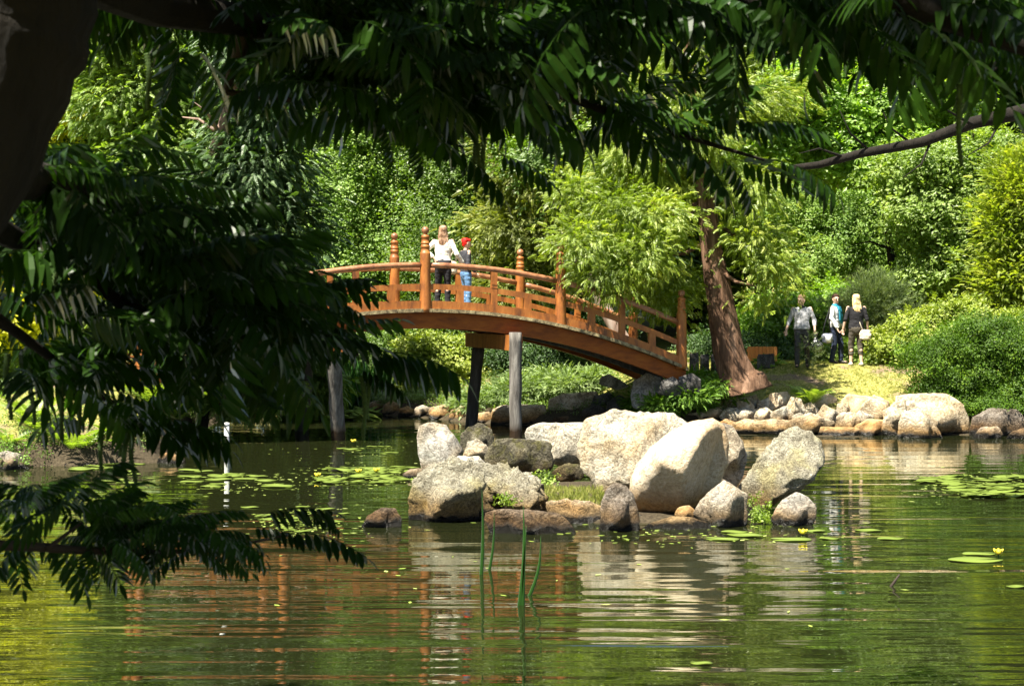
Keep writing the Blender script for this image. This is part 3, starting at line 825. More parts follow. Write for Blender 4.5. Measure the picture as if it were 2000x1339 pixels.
def pile(p_top, p_bot, r, mat):
    mb = MB(); n = 14; rings = []
    for k in range(n + 1):
        t = k / n
        p = p_top.lerp(p_bot, t)
        q = 1 + .1 * noise.noise(Vector((p.x * 3, 0, p.z * 2.5)))
        rings.append((p + Vector((.015 * noise.noise(Vector((0, 5, p.z * 2))), 0, 0)), r * q, r * q))
    mb.loft(rings, 16)
    return badd(mb, 'pile', mat)


# trestle by the islet: cross beam let into the near grey pile, dark far pile
for sc in (0.0,):
    zb = bz(sc) - .43
    mb = MB(); vs = []
    for a in (-.28, BW + .28):
        for ds, z in ((-.15, zb - .33), (.15, zb - .33), (.15, zb), (-.15, zb)):
            vs.append(BP(sc + ds, a, z))
    mb.add(vs, [(0, 1, 2, 3), (7, 6, 5, 4), (0, 4, 5, 1), (1, 5, 6, 2), (2, 6, 7, 3), (3, 7, 4, 0)])
    badd(mb, 'crossbeam', 'wood')
pile(BP(-.02, -.30, zb + .06), BP(.0, -.28, -.6), .135, 'pile')
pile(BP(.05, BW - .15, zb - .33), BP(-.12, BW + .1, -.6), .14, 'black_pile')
mb = MB(); vs = []
for a in (-.28, BW + .28):
    for ds, z in ((-.15, zb - .33), (.15, zb - .33), (.15, zb), (-.15, zb)):
        vs.append(BP(-3.9 + ds, a, z))
mb.add(vs, [(0, 1, 2, 3), (7, 6, 5, 4), (0, 4, 5, 1), (1, 5, 6, 2), (2, 6, 7, 3), (3, 7, 4, 0)])
badd(mb, 'crossbeam', 'wood')
pile(BP(-3.93, -.0, zb - .1), PX(664, 860, 33.0) + Vector((0, 0, -.5)), .155, 'pile')
p0 = PX(583, 856, 33.6)
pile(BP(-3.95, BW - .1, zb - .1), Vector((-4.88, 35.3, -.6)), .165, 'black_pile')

# ------------------------------------------------------------------ foliage
def leafquad(base, d, nrm, ln, wd, fold=0.0):
    """pointed leaf as one quad; base point, direction, face normal"""
    d = d / np.linalg.norm(d); s = np.cross(nrm, d); s /= (np.linalg.norm(s) + 1e-9)
    m_ = base + d * ln * .45
    n_ = np.cross(d, s)
    return [base, m_ + s * wd / 2 + n_ * fold, base + d * ln, m_ - s * wd / 2 + n_ * fold]


def template(kind, r):
    Q = []
    A = np.array
    if kind == 'broad':            # twig with loose leaves
        for k in range(11):
            b_ = A([r.uniform(-.4, .45), r.uniform(-.42, .42), r.uniform(-.25, .25)])
            d = A([r.uniform(-.3, 1), r.uniform(-1, 1), r.uniform(-.7, .3)])
            nn = A([r.uniform(.1, 1.1), r.uniform(-.5, .5), .85])
            Q.append(leafquad(b_, d, nn, r.uniform(.26, .40), r.uniform(.17, .24), .03))
    elif kind == 'small':
        for k in range(15):
            b_ = A([r.uniform(-.45, .5), r.uniform(-.4, .4), r.uniform(-.35, .35)])
            d = A([r.uniform(-.3, 1), r.uniform(-1, 1), r.uniform(-.6, .5)])
            nn = A([r.uniform(.1, 1.2), r.uniform(-.5, .5), .85])
            Q.append(leafquad(b_, d, nn, r.uniform(.16, .25), r.uniform(.10, .15), .02))
    elif kind == 'thuja':          # flat drooping feathery fan
        for k in range(8):
            x = .08 + k * .115
            z = -.42 * x * x
            for sg in (-1, 1):
                d = A([.8, sg * (.75 - .35 * x), -.35 * x - r.uniform(0, .35)])
                Q.append(leafquad(A([x, 0, z]), d, A([r.uniform(-.2, .2), sg * .3, 1.0]), (.42 - .26 * x) * r.uniform(.8, 1.2), .105, .0))
        Q.append(leafquad(A([.9, 0, -.34]), A([1, 0, -.9]), A([.6, 0, 1]), .22, .09))
        Q.append(leafquad(A([0, 0, 0]), A([1, 0, -.25]), A([0, .2, 1]), .9, .10))
    elif kind == 'feather':        # hanging yellow-green cedar plume
        for k in range(9):
            x = .05 + k * .10
            z = -.5 * x * x
            for sg in (-1, 1):
                d = A([.6, sg * (.7 - .3 * x), -.3 - x * .5 + r.uniform(-.3, .3)])
                Q.append(leafquad(A([x, sg * .02, z]), d, A([.4, sg * .5, 1.0]), (.36 - .16 * x) * r.uniform(.75, 1.3), .10, .0))
        Q.append(leafquad(A([0, 0, 0]), A([1, 0, -.6]), A([.3, .2, 1]), .85, .05))
    elif kind == 'needle':
        for k in range(22):
            x = r.uniform(0, .75)
            an = r.uniform(0, 2 * PI)
            d = A([.9, math.cos(an) * .55, math.sin(an) * .55])
            Q.append(leafquad(A([x, 0, 0]), d, A([r.uniform(-1, 1), r.uniform(-1, 1), r.uniform(-1, 1)]), r.uniform(.3, .42), .028))
    elif kind == 'tuft':           # upright grass
        for k in range(7):
            d = A([r.uniform(-.5, .5), r.uniform(-.5, .5), 1])
            an = r.uniform(0, PI)
            Q.append(leafquad(A([r.uniform(-.3, .3), r.uniform(-.3, .3), 0]), d, A([math.cos(an), math.sin(an), 0]), r.uniform(.6, 1.1), .09))
    elif kind == 'fern':
        for k in range(13):
            x = .06 + k * .072
            z = .55 * x - .75 * x * x
            for sg in (-1, 1):
                d = A([.35, sg, -.18])
                Q.append(leafquad(A([x, 0, z]), d, A([0, 0, 1.0]), .30 * math.sin(PI * (.12 + .86 * (1 - x) ** .8)) + .03, .062))
        Q.append(leafquad(A([0, 0, 0]), A([1, 0, -.2]), A([0, 1, .2]), 1.0, .02))
    return np.array(Q).reshape(-1, 3), np.arange(len(Q) * 4).reshape(-1, 4)


TPL = {}
for kd in ('broad', 'small', 'thuja', 'feather', 'needle', 'tuft', 'fern'):
    TPL[kd] = [template(kd, np.random.default_rng(40 + j)) for j in range(3)]


def basis(d, r, roll):
    """rotation matrices with local x along d and local z near world up, rolled at random"""
    d = d / (np.linalg.norm(d, axis=1)[:, None] + 1e-9)
    up = np.tile(np.array([0, 0, 1.0]), (len(d), 1)) + r.normal(0, .05, (len(d), 3))
    y = np.cross(up, d); y /= (np.linalg.norm(y, axis=1)[:, None] + 1e-9)
    z = np.cross(d, y)
    a = r.normal(0, roll, len(d))
    ca, sa = np.cos(a)[:, None], np.sin(a)[:, None]
    y2 = y * ca + z * sa; z2 = -y * sa + z * ca
    return np.stack([d, y2, z2], 2)


def scatter(pos, dirs, scale, kind, r, roll=.5, rnd=None):
    V = []; Fq = []; R = []; off = 0
    B = basis(dirs, r, roll)
    which = r.integers(0, len(TPL[kind]), len(pos))
    base_r = r.uniform(0, 1, len(pos)) if rnd is None else rnd
    for j, (tv, tf) in enumerate(TPL[kind]):
        sel = np.where(which == j)[0]
        if not len(sel): continue
        v = np.einsum('nij,vj->nvi', B[sel], tv) * scale[sel][:, None, None] + pos[sel][:, None, :]
        V.append(v.reshape(-1, 3))
        f = tf[None] + (np.arange(len(sel)) * len(tv))[:, None, None] + off
        Fq.append(f.reshape(-1, 4)); off += len(sel) * len(tv)
        q = np.clip(base_r[sel][:, None] * .75 + r.uniform(0, .25, (len(sel), len(tf))), 0, 1)
        R.append(q.ravel())
    return np.concatenate(V), np.concatenate(Fq), np.concatenate(R)


def crown_points(lobes, n, r, cl=.5, shell=.45, cut_back=.6, nclust=None):
    """lobes: (x,y,z,rx,ry,rz). Clumped points near the skins of the lobes"""
    lobes = np.array(lobes, float)
    ar = (lobes[:, 3] * lobes[:, 5]) ** .9
    pr = ar / ar.sum()
    K = nclust or max(10, int(n / 22))
    li = r.choice(len(lobes), K, p=pr)
    d = r.normal(size=(K, 3)); d /= np.linalg.norm(d, axis=1)[:, None]
    fl = (d[:, 1] > .25) & (r.uniform(size=K) < cut_back)
    d[fl, 1] *= -1
    rad = 1 - shell * r.uniform(0, 1, K) ** 1.3
    rad *= r.uniform(.72, 1.22, K)
    C = lobes[li, :3] + d * lobes[li, 3:] * rad[:, None]
    ci = r.integers(0, K, n)
    ofs = r.normal(size=(n, 3)) * np.array([1, 1, .55]) * cl
    P = C[ci] + ofs
    out = d[ci] * .8 + ofs / (cl * 2.2)
    tone = np.clip(r.uniform(0, 1, K)[ci] * .6 + r.uniform(0, .4, n), 0, 1)
    return P, out, tone


def limb_tree(name, pts, r0, r1, mat, parent, seed=0, flare=1.6, part='trunk', n=14, lump=.12, limbs=0, crown_c=None):
    """tapered lumpy trunk through world points"""
    mb = MB(); m_ = len(pts); rings = []
    P = [Vector(p) for p in pts]
    K = 14
    for k in range(K + 1):
        t = k / K * (m_ - 1); i = min(int(t), m_ - 2); u = t - i
        p = P[i].lerp(P[i + 1], u)
        if 0 < i or u > 0:
            pass
        q = k / K
        rad = r0 + (r1 - r0) * q
        if q < .16: rad *= 1 + (flare - 1) * (1 - q / .16) ** 2
        rad *= 1 + lump * noise.noise(Vector((q * 6, seed, 0)))
        rings.append((p - parent.location, rad, rad * .92))
    mb.loft(rings, n)
    # ridged bark: push vertices in and out around the girth
    vs = []
    for j, v in enumerate(mb.v):
        k = j % n; lvl = j // n
        if j < (K + 1) * n:
            c = Vector(rings[min(lvl, K)][0]); w_ = 1 + .07 * math.sin(k * 5.1 + seed) + .04 * math.sin(k * 2.3 + lvl * .5)
            v = tuple(c + (Vector(v) - c) * w_)
        vs.append(v)
    mb.v = vs
    rr_ = random.Random(seed)
    for q in range(limbs):
        t = rr_.uniform(.35, .95); i = int(t * K)
        b0 = Vector(rings[i][0]); an = rr_.uniform(0, 2 * PI); ln = rr_.uniform(.8, 1.6) * (crown_c or 1.5)
        e = b0 + Vector((math.cos(an) * ln, math.sin(an) * ln * .8, ln * rr_.uniform(-.1, .7)))
        md = b0.lerp(e, .5) + Vector((0, 0, ln * .12))
        rb = rings[i][1] * .45
        mb.loft([(b0, rb, rb), (md, rb * .6, rb * .6), (e, rb * .15, rb * .15)], 7)
    return mb.build(part, M[mat], parent)


TREES = {}
SEED = [11]


def tree(name, label, cat, D, lobes, n, scale, kind, lmat, trunk=None, tr=.14, tmat='darkbark', group=None, droop=.25, roll=.5, cl=.45, base=None, shell=.45,
         limbs=6, depth=1.0, cut_back=.6, part='crown', gz=None):
    """lobes in photo pixels (px, py, rx, ry[, dD]) at D metres"""
    SEED[0] += 1
    r = np.random.default_rng(SEED[0])
    Lw = []
    for lb in lobes:
        d2 = D + (lb[4] if len(lb) > 4 else 0)
        p = PX(lb[0], lb[1], d2); s = d2 / F
        rx = lb[2] * s; rz = lb[3] * s
        Lw.append((p.x, d2 + 0, p.z, rx, max(rx, .3) * depth, rz))
    if base is None:
        bx = sum(l[0] for l in Lw) / len(Lw); by = D + .2
    else:
        bx, by = base
    bzz = Hf(bx, by) if gz is None else gz
    root = empty(name, (bx, by, bzz), label=label, cat=cat, group=group)
    P, out_, tone = crown_points(Lw, n, r, cl, shell, cut_back)
    keep = P[:, 2] > H(P[:, 0], P[:, 1]) + .03
    P, out_, tone = P[keep], out_[keep], tone[keep]
    out_[:, 2] -= droop
    out_ += r.normal(0, .25, out_.shape)
    sc = scale * r.uniform(.7, 1.3, len(P))
    v, f, q = scatter(P - np.array(root.location), out_, sc, kind, r, roll, tone)
    link(part, fastmesh(part, v, f, q, M[lmat]), root)
    if trunk != 'none':
        if trunk is None:
            top = max(Lw, key=lambda l: l[2])
            pts = [(bx, by, bzz - .3), (bx + (top[0] - bx) * .3, by, bzz + (top[2] - bzz) * .45), (top[0], top[1], top[2] + top[5] * .3)]
        else:
            pts = [tuple(PX(*t)) for t in trunk]
        limb_tree('trunk', pts, tr, tr * .3, tmat, root, SEED[0], limbs=limbs, crown_c=max(.4, max(l[3] for l in Lw) * .6))
    return root


GT = 'background trees around the pond'
tree('arborvitae', 'tall pale green feathery conifer left of the dark cedar, lit by sun', 'tree', 41,
     [(250, 190, 110, 110), (330, 290, 120, 120), (250, 400, 140, 110), (380, 200, 90, 110), (250, 40, 120, 130), (300, -110, 90, 120), (230, 560, 130, 90)], 19000, .30, 'thuja', 'L_thuja', tmat='bark', tr=.25, group=GT, droop=.15, cl=.33)
tree('dark_cedar', 'dark green cedar with drooping sprays and a leaning red brown stem', 'tree', 38,
     [(500, 350, 100, 90), (530, 470, 90, 100), (430, 430, 90, 100), (470, 560, 110, 70), (520, 240, 80, 70), (560, 640, 60, 60), (490, 110, 90, 80), (480, -20, 80, 100)], 15000, .30, 'thuja', 'L_dark',
     trunk=[(330, 700, 38.6), (352, 470, 38.2), (430, 262, 37.2), (470, 130, 37.2), (480, 20, 37.5)], tr=.20, tmat='palebark', group=GT, droop=.45, cl=.36)
tree('broadleaf_tree', 'rounded pale grey green leafy tree behind the left half of the bridge', 'tree', 49,
     [(700, 350, 90, 80), (770, 440, 90, 80), (640, 440, 70, 90), (690, 520, 100, 70), (790, 330, 60, 60), (740, 230, 110, 90), (700, 110, 120, 90), (640, 620, 80, 60), (760, 600, 90, 60)], 8500, .5, 'small', 'L_grey', group=GT, cl=.42)
tree('broadleaf_tree', 'mid green leafy tree directly behind the red haired person', 'tree', 46,
     [(880, 430, 80, 70), (960, 520, 80, 70), (850, 520, 80, 60), (880, 600, 90, 50), (900, 320, 80, 70), (880, 180, 100, 90), (960, 420, 60, 60)], 7500, .42, 'small', 'L_mid', group=GT, cl=.40)
tree('yew_tree', 'dark yellowish conifer behind the knobbed post in the middle of the bridge', 'tree', 43,
     [(1040, 330, 80, 80), (1000, 450, 70, 60), (1080, 450, 70, 70), (1060, 200, 110, 90), (1010, 560, 80, 50), (1100, 60, 110, 110)], 14000, .26, 'feather', 'L_yew', group=GT, cl=.42, tmat='bark', roll=.9, droop=.1)
tree('broadleaf_tree', 'bright oak like tree glowing in the upper right of the photo', 'tree', 45,
     [(1700, 220, 100, 70), (1780, 170, 80, 60), (1630, 300, 80, 60), (1520, 260, 80, 60), (1740, 300, 90, 60), (1560, 190, 80, 70), (1850, 240, 60, 70), (1760, 60, 110, 80)], 6000, .52, 'broad', 'L_oak', group=GT, cl=.40,
     trunk=[(1760, 720, 45.5), (1740, 500, 45.5), (1715, 300, 45), (1700, 150, 45)])
tree('broadleaf_tree', 'blue green small leaved tree between the cedar and the pine', 'tree', 51,
     [(1650, 430, 80, 70), (1590, 520, 80, 70), (1700, 500, 70, 70), (1760, 570, 80, 60), (1620, 620, 80, 50), (1730, 420, 60, 60), (1850, 590, 80, 50), (1540, 400, 70, 60)], 8500, .42, 'small', 'L_grey', group=GT, cl=.40)
tree('golden_conifer', 'golden yellow upright conifer at the right edge of the photo', 'tree', 40,
     [(1985, 370, 45, 80), (1950, 450, 35, 80), (1995, 520, 60, 80), (1950, 560, 40, 60), (2040, 420, 70, 130)], 11000, .19, 'thuja', 'L_goldc', group=GT, droop=-.5, cl=.26, tmat='bark')
tree('maple', 'thin stemmed light green maple left of the golden conifer', 'tree', 42,
     [(1830, 390, 80, 50), (1880, 460, 70, 60), (1790, 330, 60, 45), (1900, 350, 70, 50), (1850, 530, 80, 50), (1780, 430, 50, 40), (1925, 300, 60, 40)], 4200, .36, 'broad', 'L_maple', group=GT, cl=.34,
     trunk=[(1945, 640, 42), (1925, 480, 42), (1905, 330, 42), (1900, 230, 42)], tr=.07, tmat='twig')
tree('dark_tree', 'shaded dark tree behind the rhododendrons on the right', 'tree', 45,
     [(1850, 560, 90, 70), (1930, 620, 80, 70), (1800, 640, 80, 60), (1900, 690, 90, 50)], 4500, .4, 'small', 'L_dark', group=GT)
tree('golden_tree', 'tall golden yellow tree behind the big foreground trunk on the left', 'tree', 47,
     [(0, -30, 120, 110), (100, 40, 100, 90), (-90, 60, 100, 100), (60, 180, 110, 100), (-60, 260, 110, 110), (60, 370, 90, 80), (30, 480, 90, 80), (90, -140, 120, 100), (-60, -170, 120, 110), (10, 600, 100, 70)], 10500, .5, 'broad', 'L_gold', group=GT)

# pale leaning stem that crosses behind the bridge
lt = empty('leaning_tree', (PX(1260, 720, 39.5).x, 39.5, Hf(PX(1260, 720, 39.5).x, 39.5)), label='pale leaning tree stem crossing behind the right half of the bridge', cat='tree')
limb_tree('trunk', [PX(1262, 740, 39.5), PX(1190, 620, 39.6), PX(1140, 520, 39.8), PX(1105, 430, 40), PX(1060, 330, 40.2)], .21, .10, 'palebark', lt, 3, limbs=0)
r = np.random.default_rng(91)
P, o_, tn = crown_points([(PX(1060, 300, 40).x, 40, PX(1060, 300, 40).z, 1.2, 1.2, .9), (PX(1120, 380, 40).x, 40, PX(1120, 380, 40).z, .7, .7, .5)], 900, r, .35)
v, f, q = scatter(P - np.array(lt.location), o_, r.uniform(.25, .45, len(P)), 'broad', r, .5, tn)
link('crown', fastmesh('crown', v, f, q, M['L_mid']), lt)

# the big cedar at the right end of the bridge
tree('cedar', 'large yellow green cedar with a thick furrowed brown trunk beside the bridge end', 'tree', 35.6,
     [(1200, 420, 80, 45, -.6), (1140, 480, 50, 35, -1.6), (1275, 430, 70, 45, -1), (1250, 500, 70, 40, -1.4), (1180, 540, 50, 26, -1.6), (1310, 545, 45, 34, .4), (1280, 590, 50, 22, -.2), (1480, 470, 40, 36, -.7), (1502, 520, 24, 18, -.8),
      (1495, 580, 28, 14, -.6), (1290, 330, 80, 55, .5), (1400, 345, 70, 40, .4), (1465, 370, 44, 34, -.7), (1370, 270, 60, 50, -.5), (1360, 190, 50, 50, -.2), (1350, 110, 50, 50, .2), (1400, 210, 100, 60, 2.5), (1290, 180, 80, 60, 2.5), (1490, 200, 60, 50, 3), (1400, 80, 90, 60, 3.5), (1340, -40, 80, 70, 3.5), (1220, 300, 60, 50), (1120, 380, 40, 30, -.4)],
     23000, .21, 'feather', 'L_cedar', trunk=[(1447, 760, 35.2), (1425, 660, 35.3), (1402, 560, 35.5), (1388, 470, 35.6), (1380, 400, 35.7), (1350, 160, 35.9), (1340, -60, 36)],
     tr=.40, tmat='bark', droop=.25, cl=.32, roll=.9, base=(PX(1447, 752, 35.2).x, 35.2), limbs=0, shell=.6)
ct = bpy.data.objects['cedar']
for tr_ in [o for o in ct.children if o.name.startswith('trunk')]:
    bpy.data.objects.remove(tr_)
mb = MB(); n = 28; pts = [(1450, 766, .60), (1446, 748, .52), (1440, 735, .42), (1428, 700, .355), (1418, 650, .32), (1408, 600, .295), (1399, 550, .27), (1392, 500, .245), (1386, 450, .225), (1382, 415, .21), (1372, 330, .19), (1352, 200, .16), (1344, 60, .12), (1340, -100, .05)]
rg = []
for a, b_, rd in pts:
    rg.append((PX(a, b_, 35.2) - ct.location, rd, rd * .85))
fine = []
for i in range(len(rg) - 1):
    for k in range(6):
        t = k / 6
        fine.append((rg[i][0].lerp(rg[i + 1][0], t), rg[i][1] * (1 - t) + rg[i + 1][1] * t, rg[i][2] * (1 - t) + rg[i + 1][2] * t))
mb.loft(fine, n)
nv = []
for j, v_ in enumerate(mb.v):
    if j < len(fine) * n:
        lvl = j // n; k = j % n; c = Vector(fine[lvl][0]); tw = lvl * .05
        a = 2 * PI * k / n + tw
        base_f = max(0, 1 - lvl / 16)
        w_ = 1 + .09 * math.sin(a * 5) + .06 * math.sin(a * 9 + 1) + .05 * noise.noise(Vector((a * 2, lvl * .15, 0))) + base_f * .16 * math.sin(a * 4 + 2)
        v_ = tuple(c + (Vector(v_) - c) * w_)
    nv.append(v_)
mb.v = nv
mb.build('trunk', M['bark'], ct)
for i, (a, b_) in enumerate([((1384, 470), (1290, 500)), ((1380, 420), (1260, 390)), ((1388, 430), (1500, 480)), ((1378, 390), (1170, 470)), ((1380, 400), (1520, 370)), ((1395, 520), (1480, 560)), ((1372, 330), (1260, 300))]):
    mb = MB(); p0 = PX(*a, 35.3) - ct.location; p1 = PX(*b_, 35.3 - .8 * (i % 2)) - ct.location
    md = p0.lerp(p1, .5) + Vector((0, 0, -.12))
    mb.loft([(p0, .06, .06), (md, .04, .04), (p1, .012, .012)], 8)
    mb.build('limb', M['bark'], ct)

# dark limb of a shaded tree reaching in from the right
lm = empty('bare_limb_tree', (9.5, 21.5, Hf(9.5, 21.5)), label='dark leafless limb reaching in from the right edge above the people', cat='tree')
mb = MB()
mb.loft([(PX(2420, 900, 21) - lm.location, .30, .30), (PX(2380, 420, 21) - lm.location, .26, .26), (PX(2200, 200, 21) - lm.location, .16, .16), (PX(2000, 218, 21) - lm.location, .105, .105), (PX(1900, 240, 21.1) - lm.location, .085, .085), (PX(1800, 278, 20.9) - lm.location, .07, .07), (PX(1680, 300, 21) - lm.location, .06, .06), (PX(1600, 322, 21) - lm.location, .05, .05), (PX(1548, 328, 21) - lm.location, .042, .042)], 14)
mb.build('limb', M['darkbark'], lm)
for a_, b_, c_ in [((1700, 296), (1660, 260), (1640, 215)), ((1820, 270), (1800, 320), (1760, 350)), ((1900, 245), (1850, 215), (1830, 180)), ((1650, 308), (1600, 290), (1560, 300)), ((1780, 280), (1740, 250), (1725, 220)), ((1960, 225), (1930, 280), (1880, 310))]:
    mb = MB(); mb.loft([(PX(*a_, 21) - lm.location, .022, .022), (PX(*b_, 20.8) - lm.location, .013, .013), (PX(*c_, 20.7) - lm.location, .004, .004)], 7)
    mb.build('twig', M['darkbark'], lm)

# shrubs
GS = 'shrubs of the far banks'
tree('pine', 'small round light green pine behind the blond woman', 'tree', 41.5, [(1705, 580, 50, 38), (1680, 610, 42, 30), (1735, 615, 42, 32), (1705, 640, 45, 18)], 1500, .42, 'needle', 'L_pine', tr=.06, tmat='bark', droop=-.9, cl=.22, limbs=4,
     trunk=[(1712, 716, 41.5), (1708, 660, 41.5), (1704, 560, 41.5)])
tree('rhododendron', 'flowering pale yellow shrub slope behind the dark bush', 'shrub', 38.5, [(1800, 650, 60, 34), (1860, 630, 60, 36), (1920, 640, 60, 36), (1980, 650, 50, 36), (1740, 680, 48, 26), (1850, 680, 60, 26), (1770, 700, 50, 16)], 3600, .3, 'broad', 'L_rhodo', trunk='none', cl=.2, group=GS, part='foliage')
tree('yellow_shrub', 'low yellow green shrub between the scarf wearer and the blond woman', 'shrub', 39.8, [(1650, 690, 20, 24), (1625, 695, 18, 18), (1700, 700, 30, 16)], 420, .24, 'broad', 'L_maple', trunk='none', cl=.14, group=GS, part='foliage')
tree('yew_bush', 'big dark green bush spilling over the stones at the right edge', 'bush', 35.6, [(1850, 700, 78, 60), (1920, 660, 70, 50), (1990, 690, 80, 70), (1900, 750, 80, 44), (1980, 760, 70, 46), (1830, 760, 50, 30), (1930, 790, 60, 22, -.7), (2060, 700, 80, 90)], 9500, .24, 'small', 'L_box', trunk='none', cl=.17, group=GS, shell=.5, roll=1.0, part='foliage')
tree('young_conifer', 'spindly young conifer in front of the walking man', 'shrub', 37.6, [(1582, 690, 9, 18), (1580, 665, 4, 14)], 60, .22, 'needle', 'L_pine', tr=.012, tmat='twig', droop=-.4, cl=.06, limbs=0, part='foliage')
tree('broadleaf_shrub', 'shaded leafy tree directly behind the walking man', 'tree', 43, [(1510, 620, 55, 38), (1560, 650, 50, 38), (1480, 660, 40, 26), (1620, 600, 46, 46), (1520, 690, 60, 22)], 3000, .34, 'broad', 'L_oak', cl=.28, group=GS, tr=.10)
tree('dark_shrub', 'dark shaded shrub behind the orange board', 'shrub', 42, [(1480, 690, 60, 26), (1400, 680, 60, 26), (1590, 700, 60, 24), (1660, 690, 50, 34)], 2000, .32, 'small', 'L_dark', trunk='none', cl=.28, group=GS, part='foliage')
tree('creeping_juniper', 'pale green creeping juniper on the bank behind the grey pile', 'juniper', 38.6, [(1000, 770, 60, 22, .2), (1060, 760, 60, 24, .2), (1120, 752, 60, 24), (1165, 745, 34, 22, -.2), (940, 790, 50, 20, .3), (1020, 745, 40, 14, 1.5), (1090, 735, 60, 12, 1.4)], 9000, .15, 'thuja', 'L_juniper', trunk='none', cl=.16, droop=-.1, part='foliage', roll=.8)
tree('creeping_juniper', 'bright green creeping juniper between bridge end and cedar trunk', 'juniper', 36.2, [(1350, 745, 50, 14, .4), (1300, 765, 50, 16), (1260, 785, 34, 14, -.2), (1340, 780, 60, 14, -.5), (1400, 770, 46, 14, -.4), (1390, 738, 36, 10, .4), (1310, 795, 20, 10, -.7), (1425, 755, 30, 12, -.9), (1345, 772, 44, 12, -1.6), (1400, 752, 28, 10, -1.2), (1290, 790, 34, 12, -1.5)], 7000, .13, 'thuja', 'L_juniper2', trunk='none', cl=.13, droop=-.1, part='foliage', roll=.8)
tree('low_shrub', 'low dark shrub right of the cedar foot', 'shrub', 38.6, [(1495, 712, 26, 8), (1530, 716, 18, 5)], 420, .16, 'thuja', 'L_juniper2', trunk='none', cl=.08, part='foliage')
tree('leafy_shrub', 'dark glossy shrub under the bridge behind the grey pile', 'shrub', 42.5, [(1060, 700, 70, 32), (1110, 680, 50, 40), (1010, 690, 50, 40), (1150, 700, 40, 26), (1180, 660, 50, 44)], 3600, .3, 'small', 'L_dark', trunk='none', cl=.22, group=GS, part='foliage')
tree('leafy_shrub', 'yellow flecked shrub under the bridge left of the dark pile', 'shrub', 43, [(860, 710, 50, 38), (820, 690, 50, 34), (890, 740, 36, 30), (830, 750, 36, 22)], 2600, .3, 'broad', 'L_rhodo', trunk='none', cl=.22, group=GS, part='foliage')
tree('leafy_shrub', 'mid green shrub under the crown of the bridge', 'shrub', 45, [(740, 690, 60, 36), (800, 670, 60, 30), (700, 730, 60, 34), (900, 670, 60, 34), (760, 760, 60, 20), (640, 690, 60, 50)], 4200, .36, 'small', 'L_mid', trunk='none', cl=.26, group=GS, part='foliage')
tree('low_shrub', 'low tufted shrub above the tan stones of the far bank', 'shrub', 41, [(815, 782, 30, 12), (880, 785, 26, 10), (765, 778, 24, 10), (920, 780, 20, 12)], 700, .22, 'small', 'L_juniper', trunk='none', cl=.12, part='foliage')
tree('waterside_shrub', 'pale green drooping shrub with a dark crooked stem at the left waterside', 'shrub', 34.5, [(440, 690, 60, 26), (480, 750, 60, 26), (400, 730, 60, 28), (350, 690, 70, 30), (530, 760, 40, 24), (460, 790, 50, 14), (300, 650, 60, 34)], 3600, .3, 'feather', 'L_thuja', tr=.16, tmat='darkbark', cl=.2,
     trunk=[(388, 862, 34.3), (400, 800, 34.4), (430, 740, 34.5), (450, 700, 34.5)], group=GS, base=(PX(388, 852, 34.3).x, 34.3))
tree('leafy_shrub', 'sunlit shrub mass behind the left bank ferns', 'shrub', 35, [(250, 690, 90, 50), (180, 740, 80, 50), (100, 700, 90, 60), (30, 760, 80, 60), (-60, 720, 90, 70), (330, 770, 60, 40)], 4800, .32, 'small', 'L_mid', trunk='none', cl=.24, group=GS, part='foliage')
tree('leafy_shrub', 'bright low shrub behind the waterside shrub on the left', 'shrub', 40, [(560, 740, 50, 50), (620, 740, 40, 40), (500, 700, 60, 50), (420, 640, 70, 50)], 3600, .34, 'thuja', 'L_thuja', trunk='none', cl=.26, group=GS, part='foliage')
tree('golden_shrub', 'yellow lit shrub glimpsed through the fronds on the far left', 'shrub', 34, [(40, 470, 60, 50), (130, 560, 60, 40), (40, 610, 60, 50), (60, 380, 50, 40), (-40, 540, 70, 90)], 2400, .34, 'broad', 'L_gold', tr=.08, cl=.24, group=GS)

# tall wood that closes the view behind, two sheets of depth
r = np.random.default_rng(77)
src = []
GW = 'tall woodland trees closing the view'
for i in range(3):
    root = empty('woodland_tree', (0, 0, 0))
    lob = []
    for k in range(14):
        z = r.uniform(2.0, 17); w_ = 2.9 * math.sin(PI * min(1, .25 + .75 * (1 - z / 19))) + .8
        an = r.uniform(0, 2 * PI)
        lob.append((math.cos(an) * w_ * .55, math.sin(an) * w_ * .5, z, w_ * .75, w_ * .7, 1.7))
    P, o_, tn = crown_points(lob, 4200, r, .55, .5, .3)
    v, f, q = scatter(P, o_, r.uniform(.6, 1.05, len(P)), 'broad' if i != 1 else 'thuja', r, .6, tn)
    link('crown', fastmesh('crown', v, f, q, M[('L_back', 'L_dark', 'L_mid')[i]]), root)
    limb_tree('trunk', [(0, 0, -.5), (.2, 0, 6), (0, .1, 16)], .28, .08, 'darkbark', root, i, limbs=8, crown_c=1.6)
    src.append(root)


def copy_thing(o, loc, rz, sc, label):
    c = o.copy(); COL.objects.link(c); c.location = loc; c.rotation_euler = (0, 0, rz); c.scale = (sc, sc, sc)
    c['label'] = label
    for ch in o.children:
        d = ch.copy(); COL.objects.link(d); d.parent = c
    return c


